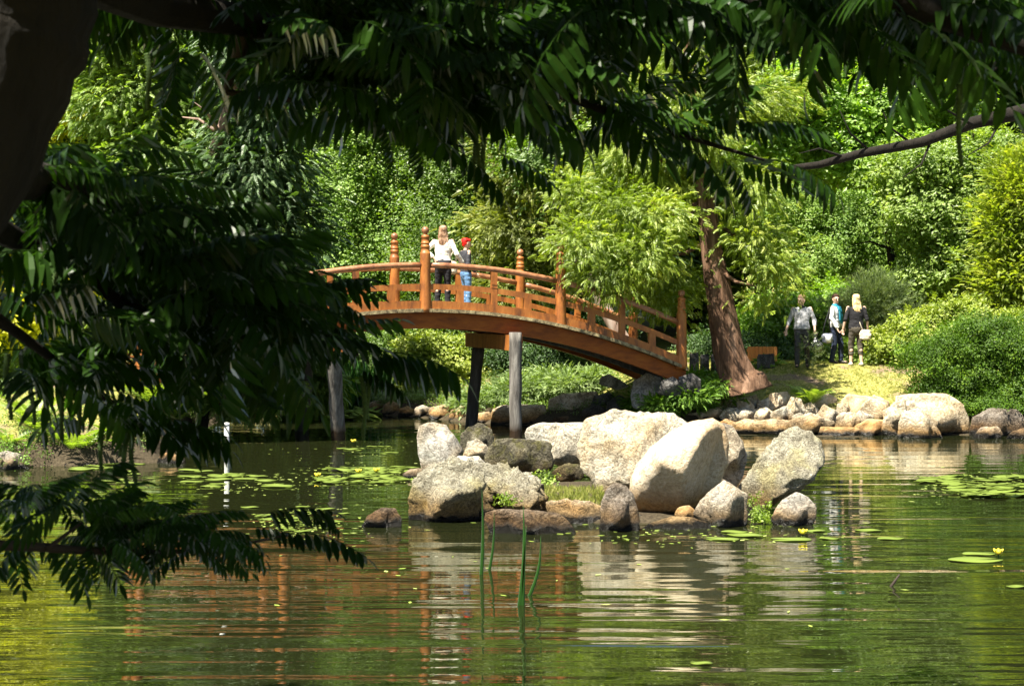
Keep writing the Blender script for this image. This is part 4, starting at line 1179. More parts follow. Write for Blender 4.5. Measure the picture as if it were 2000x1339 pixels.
spots = []
for row, (Y, step, off) in enumerate([(54, 5.2, 0), (61, 6.0, 2.5), (69, 7.0, 1.0)]):
    x = -Y * .42 + off
    while x < Y * .42:
        spots.append((x + r.uniform(-.8, .8), Y + r.uniform(-1.2, 1.2), row)); x += step
kinds = ['broad leaved woodland tree', 'dark conifer of the woodland', 'mid green woodland tree']
for i, (x, y, row) in enumerate(spots):
    k = i % 3 if row else (0, 2, 1)[i % 3]
    side = 'far left' if x < -y * .22 else 'left' if x < 0 else 'right' if x < y * .22 else 'far right'
    lab = '%s in the %s row, %s of the photo' % (kinds[k], ('front', 'middle', 'rear')[row], side)
    o = src[k]
    if not o.get('label'):
        o.location = (x, y, Hf(x, y)); o.rotation_euler = (0, 0, r.uniform(0, 6)); tag(o, lab, 'tree', GW)
    else:
        c = copy_thing(o, (x, y, Hf(x, y)), r.uniform(0, 6), r.uniform(.9, 1.2), lab); c['category'] = 'tree'; c['group'] = GW

# leafy trees that frame both banks beside the view (seen in the water and from the side)
for i, (x, y, k, sc) in enumerate([(-27, 30, 0, .7), (-25, 40, 2, .75), (-20, 45, 1, .9), (17.5, 36, 2, .7), (20, 43, 0, .9), (-22, 52, 2, .9), (22, 52, 1, .9)]):
    c = copy_thing(src[k], (x, y, Hf(x, y)), i * 1.3, sc, '%s standing beside the pond, %s' % (kinds[k], ['left bank front', 'left bank middle', 'left bank rear', 'right bank front', 'right bank middle', 'left bank far rear', 'right bank rear'][i]))
    c['category'] = 'tree'; c['group'] = 'trees framing the pond'

# ferns
def fern(px, py, D, size, label, n=11, seed=0, mat='L_fern'):
    r = np.random.default_rng(seed + 500)
    p = PX(px, py, D); z = max(Hf(p.x, D), .05)
    z = p.z if abs(p.z - z) < .5 else z
    root = (p.x, D, z)
    an = np.linspace(0, 2 * PI, n, endpoint=False) + r.uniform(-.2, .2, n)
    d = np.stack([np.cos(an), np.sin(an), r.uniform(.5, 1.3, n)], 1)
    v, f, q = scatter(np.zeros((n, 3)), d, r.uniform(.8, 1.15, n) * size, 'fern', r, .15)
    o = link('fern', fastmesh('fern', v, f, q, M[mat]), loc=root)
    return tag(o, label, 'fern', 'ferns on the banks')


fern(1583, 790, 35.3, .62, 'bright light green fern between the stones of the right bank', 16, 1)
fern(60, 830, 28.2, .8, 'pale arching fern above the left bank stones', 12, 2)
fern(90, 860, 28.0, .75, 'green fern draping between the two grey left bank stones', 12, 3)
fern(150, 890, 27.8, .8, 'yellow green fern touching the water on the left bank', 14, 4)
fern(300, 800, 31.0, .95, 'large pale fern below the left shrubs', 14, 5)
fern(350, 820, 31.5, .8, 'pale fern beside the crooked waterside stem', 12, 6)
fern(230, 880, 28.4, .8, 'shaded fern behind the hanging catkins', 12, 7)
fern(250, 790, 31.5, .9, 'pale fern highest on the left bank', 12, 8)
fern(20, 875, 27.6, .5, 'small moss green fern behind the rounded grey stone', 12, 9)

# grass tufts, islet plants
def tufts(name, pts, size, label, mat='L_grass', kind='stuff', cat='grass', tpl='tuft', up=1.0, seed=1):
    r = np.random.default_rng(seed)
    P = np.array(pts, float); n = len(P)
    d = np.tile([1.0, 0, 0], (n, 1)) if tpl == 'tuft' else np.stack([r.normal(0, .7, n), r.normal(0, .7, n), np.full(n, up)], 1)
    if tpl == 'tuft': d = np.stack([np.cos(a_ := r.uniform(0, 6.28, n)), np.sin(a_), np.zeros(n)], 1)
    v, f, q = scatter(P, d, size * r.uniform(.6, 1.4, n), tpl, r, .1)
    o = link(name, fastmesh(name, v, f, q, M[mat]))
    return tag(o, label, cat, kind=kind)


r = np.random.default_rng(21)
xy = np.stack([r.uniform(2.5, 13, 26000), r.uniform(34.3, 41, 26000)], 1)
dd = shore_dist(xy[:, 0], xy[:, 1]); nz_ = np.array([noise.noise(Vector((a * .9, b * .9, 3))) for a, b in xy])
ok = (dd > 1.0) & (nz_ > -.28)
xy = xy[ok]
tufts('grass', np.column_stack([xy, H(xy[:, 0], xy[:, 1]) - .01]), .055, 'short sunlit grass of the lawn where the visitors walk')
xy = np.stack([r.uniform(-14, -6.6, 5000), r.uniform(26.5, 40, 5000)], 1)
xy = xy[shore_dist(xy[:, 0], xy[:, 1]) > .15]
tufts('ground_cover', np.column_stack([xy, H(xy[:, 0], xy[:, 1])]), .16, 'green ground cover of the left bank', 'L_juniper2', tpl='small', cat='ground cover')
xy = np.stack([r.uniform(-7, 4, 9000), r.uniform(36, 50, 9000)], 1)
xy = xy[shore_dist(xy[:, 0], xy[:, 1]) > .3]
tufts('ground_cover', np.column_stack([xy, H(xy[:, 0], xy[:, 1]) + .05]), .22, 'green ground cover on the bank behind the bridge', 'L_mid', tpl='small', cat='ground cover')
pp = [tuple(PX(r.uniform(1055, 1178), r.uniform(950, 985), 21.6 + r.uniform(-.5, .5)) + Vector((0, 0, -.03))) for k in range(700)]
tufts('grass', pp, .075, 'bright grass patch in the hollow of the islet', 'L_grass', seed=6)


def plant(px, py, D, size, n, label, mat='L_fern', tpl='broad', spread=.12, seed=1, name='plant'):
    r = np.random.default_rng(seed)
    c = PX(px, py, D)
    P = r.normal(0, 1, (n, 3)) * [spread, spread, spread * .8]
    d = r.normal(0, 1, (n, 3)) + [0, 0, .6]
    v, f, q = scatter(P, d, size * r.uniform(.6, 1.3, n), tpl, r, .6)
    # stems from the root to every sprig
    sv = []; sf = []; b0 = len(v); root_ = np.array([0, 0, -spread * 1.5])
    for i_, p_ in enumerate(P):
        e_ = p_ + d[i_] / np.linalg.norm(d[i_]) * size * .3; w_ = np.array([.003, 0, 0])
        sv += [root_ - w_, root_ + w_, e_ + w_, e_ - w_]; sf.append([b0 + 4 * i_ + k_ for k_ in range(4)])
    v = np.concatenate([v, np.array(sv)]); f = np.concatenate([f, np.array(sf)]); q = np.concatenate([q, np.full(len(sf), .2)])
    o = link(name, fastmesh(name, v, f, q, M[mat]), loc=c)
    return tag(o, label, 'plant')


plant(1490, 1015, 20.2, .12, 60, 'bright leafy weed growing between the two right front boulders', spread=.07)
plant(1488, 1000, 20.4, .12, 30, 'sprig of leaves in the shade below the overhanging boulder', spread=.13, seed=2)
plant(992, 975, 20.1, .10, 22, 'small yellow green plant in the cleft of the craggy boulder', spread=.06, seed=3)
plant(1058, 938, 21.8, .12, 26, 'tuft of weeds behind the craggy boulder', spread=.10, seed=4)
plant(30, 890, 27.3, .2, 120, 'bright mossy cushion behind the rounded grey stone', spread=.28, seed=5, mat='L_juniper2', tpl='small')

# ------------------------------------------------------------------ people
M['skin'] = plain('skin', (.62, .40, .29), rough=.55, var=.05, bump=.05)
M['cream'] = plain('cream_cloth', (.80, .76, .64), rough=.9, var=.05)
M['black'] = plain('black_cloth', (.018, .017, .02), rough=.85)
M['char'] = plain('charcoal_cloth', (.035, .035, .042), rough=.8)
M['denim'] = plain('blue_denim', (.10, .20, .36), rough=.85)
M['ddenim'] = plain('dark_denim', (.015, .022, .045), rough=.85)
M['greyknit'] = plain('grey_knit', (.42, .42, .44), rough=.95, var=.1)
M['drab'] = plain('brown_trouser_cloth', (.085, .072, .055), rough=.9)
M['greytr'] = plain('grey_trouser_cloth', (.055, .055, .055), rough=.9)
M['white'] = plain('white_cloth', (.80, .79, .80), rough=.9, var=.04)
M['teal'] = plain('teal_cloth', (.02, .20, .30), rough=.9, var=.2)
M['redhair'] = pmat('red_hair', (.45, .005, .004), (.85, .02, .012), scale=30, rough=.5, bump=.5)
M['brownhair'] = pmat('brown_hair', (.07, .03, .015), (.28, .16, .09), scale=20, rough=.45, stretch=(1, 1, .15), bump=.6, c3=(.5, .33, .22))
M['darkhair'] = pmat('dark_hair', (.02, .008, .005), (.07, .03, .02), scale=20, rough=.4, bump=.5)
M['blondhair'] = pmat('blond_hair', (.50, .30, .11), (.78, .56, .28), scale=20, rough=.45, stretch=(1, 1, .15), bump=.6, c3=(.85, .74, .52))
M['tanhair'] = pmat('light_brown_hair', (.10, .055, .025), (.27, .17, .09), scale=20, rough=.5, bump=.5)
M['bagpale'] = plain('pale_leather', (.62, .54, .42), rough=.6)
M['baggrey'] = plain('grey_vinyl', (.16, .17, .22), rough=.35, spec=.5)
M['bagwhite'] = plain('white_vinyl', (.75, .75, .75), rough=.35)
M['plastic'] = pmat('black_plastic', (.006, .006, .008), (.03, .03, .036), scale=9, rough=.22, bump=1.0, spec=.8)
M['shoe'] = plain('dark_shoe', (.03, .025, .022), rough=.5)
M['paleshoe'] = plain('pale_shoe', (.6, .55, .48), rough=.6)
M['dark'] = plain('black_detail', (.01, .01, .01), rough=.3)
M['lip'] = plain('lip', (.45, .16, .13), rough=.5)


def person(pos, rz, ht, label, arms, feet, top, bottom, hair, hairm, shoes='shoe', sleeve=1.0, toplen=.93, legcut=.10, wide=1.0, head_rz=0.0, head_dx=0.0, glasses=False, beard=False):
    """arms: ((elbow, wrist, handdir), ...) in local metres for a 1.72 m body facing -Y"""
    k = ht / 1.72
    root = empty('person', pos, rz, label=label, cat='person')
    root.scale = (k, k, k)
    V3 = Vector
    hip = {1: V3((.09, 0, .90)), -1: V3((-.09, 0, .90))}
    ank = {sg: V3(feet[i]) for i, sg in enumerate((-1, 1))}
    knee = {}
    for sg in (-1, 1):
        kn = hip[sg].lerp(ank[sg], .5); kn.y -= .03 + .25 * abs(ank[sg].y - 0); kn.z += .01; knee[sg] = kn
    sh = {sg: V3((.172 * sg * wide, .01, 1.405)) for sg in (-1, 1)}
    hc = V3((head_dx, -.02, 1.60))
    hq = Matrix.Rotation(head_rz, 3, 'Z')

    def HP(x, y, z): return hc + hq @ V3((x, y, z))
    mb = MB()
    # head with jaw, brow, nose, ears
    mb.loft([(HP(0, .02, .125), .02, .02), (HP(0, .015, .115), .052, .055), (HP(0, .012, .085), .074, .088), (HP(0, .008, .04), .080, .098), (HP(0, .002, 0), .079, .098), (HP(0, -.006, -.035), .073, .090), (HP(0, -.018, -.075), .060, .073), (HP(0, -.032, -.105), .042, .050), (HP(0, -.04, -.122), .022, .026)], 16, up=hq @ V3((1, 0, 0)))
    mb.cap(HP(0, -.092, .012), HP(0, -.112, -.028), .010, .015, 8)
    mb.cap(HP(-.03, -.086, .03), HP(.03, -.086, .03), .012, .012, 8)
    mb.cap(HP(-.018, -.086, -.062), HP(.018, -.086, -.062), .012, .012, 8)
    for sg in (-1, 1):
        mb.cap(HP(.079 * sg, .01, .02), HP(.08 * sg, .008, -.022), .018, .013, 8, flat=.6)
    mb.cap((0, .012, 1.40), hc + V3((0, .01, -.07)), .058, .052)
    mb.loft([((0, 0, 1.44), .05, .05), ((0, .005, 1.40), .15 * wide, .08), ((0, .0, 1.28), .150 * wide, .095), ((0, 0, 1.10), .12 * wide, .085), ((0, .0, .95), .150 * wide, .10), ((0, 0, .86), .14, .09)], 16)
    for i, sg in enumerate((-1, 1)):
        el, wr, hd = (V3(q) for q in arms[i])
        mb.cap(sh[sg], el, .048, .038); mb.cap(el, wr, .038, .025)
        hd = hd.normalized()
        sd = hd.cross(V3((0, 1, 0)));
        sd = sd.normalized() if sd.length > .2 else V3((1, 0, 0))
        pn = hd.cross(sd).normalized()
        pc = wr + hd * .055
        mb.cap(wr + hd * .005, wr + hd * .075, .024, .035, 10, flat=.55, up=pn.cross(hd))
        for j in range(4):
            b0 = wr + hd * .085 + pn.cross(hd) * (-.027 + .018 * j)
            ln = (.062, .074, .068, .052)[j]
            cu = (pn * (.25 + .05 * j) * (-1 if sg > 0 else 1))
            m1 = b0 + (hd + cu).normalized() * ln * .5; m2 = m1 + (hd + cu * 3).normalized() * ln * .5
            mb.cap(b0, m1, .0095, .0085, 8); mb.cap(m1, m2, .0085, .007, 8)
        tb = wr + hd * .03 + pn.cross(hd) * .026 * (1 if sg > 0 else -1)
        t1 = tb + (hd * .7 + pn.cross(hd) * (.7 if sg > 0 else -.7)).normalized() * .04
        mb.cap(tb, t1, .012, .010, 8); mb.cap(t1, t1 + hd * .03, .010, .008, 8)
    for sg in (-1, 1):
        mb.cap(hip[sg], knee[sg], .082, .055); mb.cap(knee[sg], ank[sg], .055, .036)
        cf = knee[sg].lerp(ank[sg], .3) + V3((0, .018, 0)); mb.cap(cf, knee[sg].lerp(ank[sg], .5), .052, .04)
        mb.cap(ank[sg] + V3((0, .02, -.035)), ank[sg] + V3((0, -.12, -.055)), .036, .03, 10)
    remesh(mb, 'body', .0075, M['skin'], root, smooth=2)
    # top
    mb = MB()
    w = wide
    mb.loft([((0, .01, 1.455), .062, .062), ((0, .012, 1.43), .10 * w, .075), ((0, .01, 1.395), .175 * w, .092), ((0, .0, 1.28), .172 * w, .118), ((0, 0, 1.10), .150 * w, .108), ((0, 0, 1.0), .165 * w, .118), ((0, 0, toplen), .172 * w, .122)], 18)
    for i, sg in enumerate((-1, 1)):
        el, wr, hd = (V3(q) for q in arms[i])
        mb.cap(sh[sg] + V3((-.012 * sg, 0, -.015)), el, .060, .051)
        if sleeve > .1:
            mb.cap(el, el.lerp(wr, sleeve), .056, .046)
    remesh(mb, 'top', .012, M[top], root, smooth=3, fold=.009)
    # trousers
    mb = MB()
    mb.loft([((0, 0, 1.02), .140 * w, .10), ((0, .005, .93), .165 * w, .118), ((0, .01, .86), .160 * w, .115), ((0, .0, .78), .13, .09)], 16)
    for sg in (-1, 1):
        mb.cap(hip[sg] + V3((-.005 * sg, 0, -.02)), knee[sg], .096, .072)
        an = V3(ank[sg]); t = min(1.0, 1 - (legcut - .10) / .40)
        e = knee[sg].lerp(an, t)
        mb.cap(knee[sg], e, .072, .060)
    remesh(mb, 'trousers', .012, M[bottom], root, smooth=3, fold=.010)
    for sg in (-1, 1):
        a = ank[sg]
        mb = MB(); mb.loft([(a + V3((0, .065, -.05)), .02, .02), (a + V3((0, .05, -.045)), .038, .04), (a + V3((0, 0, -.04)), .042, .05), (a + V3((0, -.08, -.055)), .046, .034), (a + V3((0, -.14, -.065)), .042, .024), (a + V3((0, -.165, -.07)), .02, .014)], 12, up=(1, 0, 0))
        mb.build('shoe', M[shoes], root)
    # hair
    mb = MB()
    if hair == 'short':
        mb.loft([(HP(0, .02, .145), .02, .02), (HP(0, .022, .132), .065, .07), (HP(0, .024, .09), .092, .100), (HP(0, .034, .045), .094, .092), (HP(0, .05, 0), .086, .066), (HP(0, .06, -.045), .066, .045), (HP(0, .06, -.07), .03, .02)], 16, up=hq @ V3((1, 0, 0)))
        mb.cap(HP(-.05, -.055, .09), HP(.05, -.055, .085), .028, .028, 10)
        fold = .012
    elif hair == 'long':
        L_ = .30
        mb.loft([(HP(0, .02, .145), .02, .02), (HP(0, .022, .130), .062, .07), (HP(0, .022, .085), .090, .105), (HP(0, .03, .03), .095, .100), (HP(0, .045, -.04), .098, .085), (HP(0, .07, -.12), .105, .060), (HP(0, .098, -.20), .095, .040), (HP(0, .112, -.27), .06, .026), (HP(0, .115, -L_), .02, .012)], 16, up=hq @ V3((1, 0, 0)))
        for j in range(7):
            x = -.085 + .028 * j
            mb.cap(HP(x, .06, -.05), HP(x * 1.15 + .004 * (j % 3), .125, -.22 - .04 * ((j * 5) % 3)), .022, .008, 8)
        fold = .010
    else:  # combed back
        mb.loft([(HP(0, .02, .140), .02, .02), (HP(0, .018, .132), .068, .078), (HP(0, .018, .090), .092, .108), (HP(0, .045, .04), .092, .078), (HP(0, .055, -.01), .078, .055), (HP(0, .06, -.06), .05, .03), (HP(0, .06, -.08), .02, .02)], 16, up=hq @ V3((1, 0, 0)))
        fold = .006
    remesh(mb, 'hair', .009, M[hairm], root, smooth=1, fold=fold)
    if glasses:
        mb = MB()
        for sg in (-1, 1): mb.cap(HP(.032 * sg, -.100, .012), HP(.036 * sg, -.098, .008), .022, .021, 10, flat=.5)
        mb.cap(HP(-.075, -.03, .02), HP(-.07, -.09, .018), .004, .004, 6); mb.cap(HP(.075, -.03, .02), HP(.07, -.09, .018), .004, .004, 6)
        mb.build('sunglasses', M['dark'], root)
    else:
        for sg in (-1, 1):
            mb = MB(); mb.cap(HP(.031 * sg - .006, -.0905, .008), HP(.031 * sg + .006, -.0905, .008), .007, .007, 8); mb.build('eye', M['dark'], root)
    mb = MB(); mb.cap(HP(-.016, -.0955, -.062), HP(.016, -.0955, -.062), .0055, .0055, 8); mb.build('mouth', M['lip'], root)
    return root


def onbridge(s, a):
    p = BP(s, a, bz(s) + .006)
    return p


# stand-ins of joints: local +x is to the person's left
woman = person(onbridge(-1.38, .62), math.radians(175), 1.80, 'person in a cream top and black trousers on the bridge, hand on hip',
               [((-.30, .06, 1.13), (-.42, -.08, .93), (-.35, -.25, -.8)), ((.36, .08, 1.20), (.16, .12, 1.05), (-.6, .5, -.3))],
               [(-.10, .02, .09), (.13, -.05, .09)], 'cream', 'black', 'long', 'brownhair', sleeve=.75, toplen=1.01, wide=1.08, head_rz=.1)
red = person(onbridge(-.42, 2.2), math.radians(120), 1.68, 'person with bright red hair, dark jacket and blue jeans on the bridge',
             [((-.22, .06, 1.12), (-.22, -.16, .92), (0, -.4, -.7)), ((.23, .02, 1.13), (.24, -.10, .90), (.0, -.5, -.8))],
             [(-.10, .0, .09), (.10, -.04, .09)], 'char', 'denim', 'short', 'redhair', sleeve=.8, toplen=.93, head_rz=-.15)


def gp(px, D):
    x = (px - 1000) / F * D
    return Vector((x, D, Hf(x, D)))


man = person(gp(1566, 38.0), math.radians(-14), 1.79, 'person in a light grey pullover walking towards the pond with a black plastic bag',
             [((-.29, .05, 1.13), (-.36, -.04, .90), (-.05, -.1, -1)), ((.29, .04, 1.13), (.31, -.10, .88), (.0, -.1, -1))],
             [(-.10, -.14, .10), (.13, .16, .11)], 'greyknit', 'greytr', 'back', 'tanhair', sleeve=.45, toplen=.92, wide=1.14, head_rz=-.45, head_dx=-.01)
scarf = person(gp(1631, 38.4), math.radians(62), 1.72, 'person in sunglasses, white top and teal scarf standing sideways beside the blond one',
               [((-.24, .02, 1.13), (-.22, -.12, .90), (0, -.3, -.9)), ((.24, .02, 1.13), (.20, -.16, .93), (0, -.4, -.8))],
               [(-.09, .06, .09), (.10, -.12, .09)], 'white', 'ddenim', 'short', 'darkhair', sleeve=.95, toplen=.90, head_rz=-.9, glasses=True)
blond = person(gp(1672, 37.9), math.radians(184), 1.75, 'person with long blond hair seen from behind, black top and rolled brown trousers',
               [((-.26, .03, 1.13), (-.30, -.02, .90), (-.05, -.1, -1)), ((.27, .03, 1.13), (.31, -.02, .90), (.05, -.1, -1))],
               [(-.12, .04, .09), (.11, -.06, .09)], 'black', 'drab', 'long', 'blondhair', shoes='paleshoe', sleeve=.12, toplen=.90, legcut=.30, wide=1.14)
mb = MB()
mb.loft([((0, -.01, 1.49), .078, .078), ((0, -.01, 1.455), .098, .098), ((0, -.01, 1.42), .105, .10), ((0, -.01, 1.39), .08, .08)], 14)
mb.loft([((.05, -.10, 1.42), .06, .035), ((.045, -.135, 1.28), .065, .03), ((.04, -.15, 1.12), .07, .025), ((.04, -.15, 1.0), .07, .02)], 10, up=(1, 0, 0))
mb.loft([((-.06, -.10, 1.42), .05, .035), ((-.055, -.135, 1.28), .055, .03), ((-.05, -.15, 1.14), .06, .022), ((-.05, -.15, 1.06), .055, .02)], 10, up=(1, 0, 0))
remesh(mb, 'scarf', .012, M['teal'], scarf, smooth=2, fold=.012)
mb = MB(); mb.loft([((0, 0, 1.04), .152, .112), ((0, 0, .99), .178, .125), ((0, 0, .95), .182, .128), ((0, 0, .93), .17, .12)], 16); mb.build('jumper_tied_at_waist', M['char'], woman)
mb = MB(); mb.loft([((0, -.012, 1.47), .064, .066), ((0, -.02, 1.44), .078, .078), ((0, -.02, 1.425), .07, .07)], 14); mb.build('collar', M['black'], man)


def bagobj(name, loc, rz, label, body, strap, bodym, strapm, flap=None, flapm=None):
    root = empty(name, loc, rz, label=label, cat='bag')
    mb = MB(); mb.loft(body, 14, up=(1, 0, 0)); remesh(mb, 'pouch', .01, M[bodym], root, smooth=1, fold=.012)
    if strap:
        mb = MB(); mb.loft([(p, .012, .004) for p in strap], 8); mb.build('strap', M[strapm], root)
    if flap:
        mb = MB(); mb.loft(flap, 12, up=(1, 0, 0)); mb.build('flap', M[flapm], root)
    return root


hp = man.matrix_basis @ Vector((.31, -.12, .80))
bagobj('carrier_bag', hp, 0, 'bulging black plastic carrier bag hanging from the hand of the one in grey', [((0, 0, .0), .02, .02), ((.01, 0, -.08), .03, .03), ((.02, 0, -.17), .10, .08), ((.04, 0, -.27), .165, .12), ((.05, 0, -.37), .15, .12), ((.05, 0, -.44), .07, .06)], [(-.01, 0, -.15), (-.02, 0, .0), (.02, 0, .03), (.04, 0, -.0), (.05, 0, -.14)], 'plastic', 'plastic')
sp_ = gp(1616, 38.1)
bagobj('shoulder_bag', sp_ + Vector((0, 0, .66)), .2, 'grey and white shoulder bag hanging at the side of the one with the teal scarf', [((0, 0, -.14), .05, .04), ((0, 0, -.11), .13, .07), ((0, 0, 0), .165, .085), ((0, 0, .08), .145, .07), ((0, 0, .11), .12, .04)], [(-.13, 0, .08), (-.06, .02, .35), (.10, .10, .73), (.20, .22, .79), (.12, .22, .5), (.12, .05, .10)], 'baggrey', 'black',
       [((0, -.035, .055), .12, .05), ((0, -.055, .02), .09, .052), ((0, -.06, -.06), .075, .045), ((0, -.055, -.10), .06, .03)], 'bagwhite')
bp_ = gp(1690, 37.7)
bagobj('shoulder_bag', bp_ + Vector((0, 0, .82)), -.35, 'cream shoulder bag on a diagonal strap across the back of the blond one', [((0, 0, -.13), .05, .03), ((0, 0, -.10), .13, .05), ((0, 0, 0), .15, .065), ((0, 0, .09), .12, .05), ((0, 0, .12), .08, .03)], [(-.06, 0, .10), (-.16, .06, .34), (-.27, .09, .60), (-.33, .18, .66), (-.25, .36, .5), (-.08, .36, .15), (.0, .1, .08)], 'bagpale', 'bagpale')
wp = onbridge(-1.12, .95)
bagobj('shoulder_bag', wp + Vector((.03, .1, .93)), .2, 'pale cloth bag between the cream topped one and the red haired one on the bridge', [((0, 0, -.15), .06, .05), ((0, 0, -.11), .12, .07), ((0, 0, 0), .13, .075), ((0, 0, .10), .10, .05), ((0, 0, .14), .05, .03)], [(-.08, 0, .10), (-.02, 0, .28), (.05, 0, .40), (.10, 0, .28), (.08, 0, .10)], 'bagpale', 'bagpale')

# ------------------------------------------------------------------ small things
M['stakewhite'] = plain('white_paint', (.80, .80, .78), rough=.6, var=.04)
M['board'] = pmat('orange_boards', (.50, .17, .045), (.68, .27, .08), scale=5, rough=.6, stretch=(1, 1, .2), bump=.3)
p = PX(443, 893, 28.9)
st = empty('marker_stake', (p.x, p.y, 0), label='white painted stake standing in the water left of the bridge', cat='stake')
mb = MB().lathe((0, 0, 0), [(-.7, .048), (.62, .048), (.64, .03)], 12); mb.build('pole', M['stakewhite'], st)
mb = MB().lathe((0, 0, 0), [(.60, .053), (.655, .053), (.665, .02)], 12); mb.build('cap', M['stakewhite'], st)
bd = empty('board_screen', (PX(1488, 700, 39.5).x, 39.5, Hf(PX(1488, 700, 39.5).x, 39.5)), label='low orange vertical board screen right of the cedar trunk', cat='screen')
top_z = PX(1488, 675, 39.5).z - bd.location.z
for i in range(8):
    mb = MB().box((-.32 + i * .095, 0, top_z / 2 - .02), (.088, .03, top_z - (.01 if i % 2 else 0))); mb.build('board', M['board'], bd)
mb = MB().box((.01, .04, top_z - .12), (.78, .045, .07)); mb.build('rail', M['board'], bd)

# floating lily pads
def padmesh(name, rad, seed, notch=.35, wob=.10):
    r = random.Random(seed); n = 22; vs = [(0, 0, .004)]; fs = []
    a0 = notch / 2; a1 = 2 * PI - notch / 2
    for ring, q in ((1, .55), (2, 1.0)):
        for k in range(n + 1):
            a = a0 + (a1 - a0) * k / n
            rr_ = rad * q * (1 + wob * math.sin(a * 2 + seed) * .5)
            vs.append((rr_ * math.cos(a), rr_ * math.sin(a) * .85, .004 + (.012 * math.sin(a * 3 + seed) * .35 + .004 if ring == 2 else 0)))
    for k in range(n):
        fs.append((0, 1 + k, 2 + k)); b0 = 1 + n + 1
        fs.append((1 + k, b0 + k, b0 + k + 1, 2 + k))
    b = len(vs)
    vs2 = [(x, y, z - .006) for x, y, z in vs]
    mb = MB(); mb.add(vs, fs, True); mb.add(vs2, [tuple(reversed(f)) for f in fs], True)
    rim = list(range(n + 2, 2 * n + 3))
    for i in range(len(rim) - 1): mb.f.append((rim[i], rim[i] + b, rim[i + 1] + b, rim[i + 1])); mb.sm.append(False)
    return mb.mesh(name, M['L_pad'])


pads = [padmesh('lily_pad', .15, 1), padmesh('lily_pad', .12, 2), padmesh('lily_pad', .19, 3, .5)]
r = random.Random(8)
placed = []


def pad(px, py, sc, label, group, z=.006, tilt=0.0):
    D = WY(py); x = (px - 1000) / F * D
    for (a, b_, c_) in placed:
        if math.hypot(x - a, D - b_) < .8 * (c_ + .15 * sc): z += .004
    placed.append((x, D, .15 * sc))
    o = bpy.data.objects.new('lily_pad', r.choice(pads)); COL.objects.link(o)
    o.location = (x, D, min(z, .03) + (tilt * .12)); o.rotation_euler = (tilt * r.uniform(-1, 1), tilt * r.uniform(-1, 1), r.uniform(-.3, .3) + (PI if r.random() < .5 else 0)); o.scale = (sc, sc * .7, 1)
    tag(o, label, 'lily pad', group)


PG = [((620, 850), (914, 944), 95, .85, 'small round lily pad in the dense floating patch left of the islet', 'lily pads of the patch left of the islet'),
      ((360, 560), (918, 955), 22, 1.2, 'yellow green lily pad floating between the white stake and the dark pile', 'lily pads near the white stake'),
      ((150, 300), (903, 945), 16, 1.2, 'lily pad floating close to the left bank', 'lily pads near the left bank'),
      ((1790, 2020), (930, 952), 40, .9, 'small lily pad in the dense floating strip at the right edge', 'lily pads of the strip at the right edge'),
      ((1860, 2020), (950, 972), 46, 1.0, 'bright lily pad in the dense floating strip at the right edge, near side', 'bright lily pads on the near side of the right strip'),
      ((600, 735), (803, 822), 40, 1.6, 'broad lily pad in the bright clump between the left bridge piles', 'lily pads of the bright clump by the left piles'),
      ((480, 680), (985, 1040), 20, .8, 'olive lily pad drifting beside the lower left branch', 'lily pads beside the lower left branch'),
      ((660, 800), (868, 890), 10, .7, 'tiny lily pad behind the floating patch under the bridge', 'tiny lily pads under the bridge')]
for (x0, x1), (y0, y1), n, sc, lab, grp in PG:
    for i in range(n):
        pad(r.uniform(x0, x1), r.uniform(y0, y1), sc * r.uniform(.7, 1.3), lab, grp, tilt=.5 if y0 == 803 else (.12 if n > 30 else .0))
for px, py, sc, lab in [(1435, 1039, 1.9, 'long lily pad just below the triangular boulder'), (1455, 1046, 2.0, 'second lily pad from the islet under the triangular boulder'), (1410, 1053, 1.5, 'dull green lily pad right below the egg shaped boulder reflection'), (1590, 1037, 1.6, 'lily pad off the right front corner of the islet'),
                        (1545, 1054, 1.8, 'lily pad with a yellow bud right of the islet plant'), (1620, 1052, 1.4, 'lily pad right of the one with the yellow bud'), (1695, 1036, 1.5, 'farther lily pad of the pair under the white reflection'), (1740, 1052, 1.9, 'nearer lily pad of the pair right of the islet'),
                        (1912, 1082, 1.7, 'farther lily pad of the pair near the right edge'), (1905, 1094, 2.2, 'nearer lily pad of the pair near the right edge, with a yellow flower'), (1370, 1296, 1.0, 'lone bluish leaf floating near the bottom of the photo'), (1985, 1146, 1.0, 'lone lily pad touching the right edge')]:
    pad(px, py, sc * .72, lab, None)
M['yellow'] = plain('yellow_petal', (.75, .60, .04), rough=.5, var=.1)
for i, (px, py, lab) in enumerate([(1568, 1050, 'yellow water lily bud beside the islet plant'), (1950, 1090, 'yellow water lily flower near the right edge'), (690, 868, 'yellow water lily bud in front of the left bridge piles'), (700, 928, 'yellow water lily in the middle of the floating patch'), (735, 926, 'yellow water lily at the right of the floating patch'), (620, 936, 'yellow water lily at the left of the floating patch')]):
    D = WY(py); x = (px - 1000) / F * D
    fl = empty('water_lily', (x, D, 0), label=lab, cat='flower')
    mb = MB(); mb.loft([((0, 0, -.1), .008, .008), ((0, 0, .05), .008, .008)], 8); mb.build('stem', M['L_reed'], fl)
    mb = MB(); mb.loft([((0, 0, .045), .01, .01), ((0, 0, .06), .038, .038), ((0, 0, .085), .045, .045), ((0, 0, .10), .03, .03)], 10)
    for k in range(5):
        a = k * 2 * PI / 5; mb.cap((.03 * math.cos(a), .03 * math.sin(a), .07), (.05 * math.cos(a), .05 * math.sin(a), .10), .018, .012, 8)
    remesh(mb, 'petals', .006, M['yellow'], fl, smooth=1)

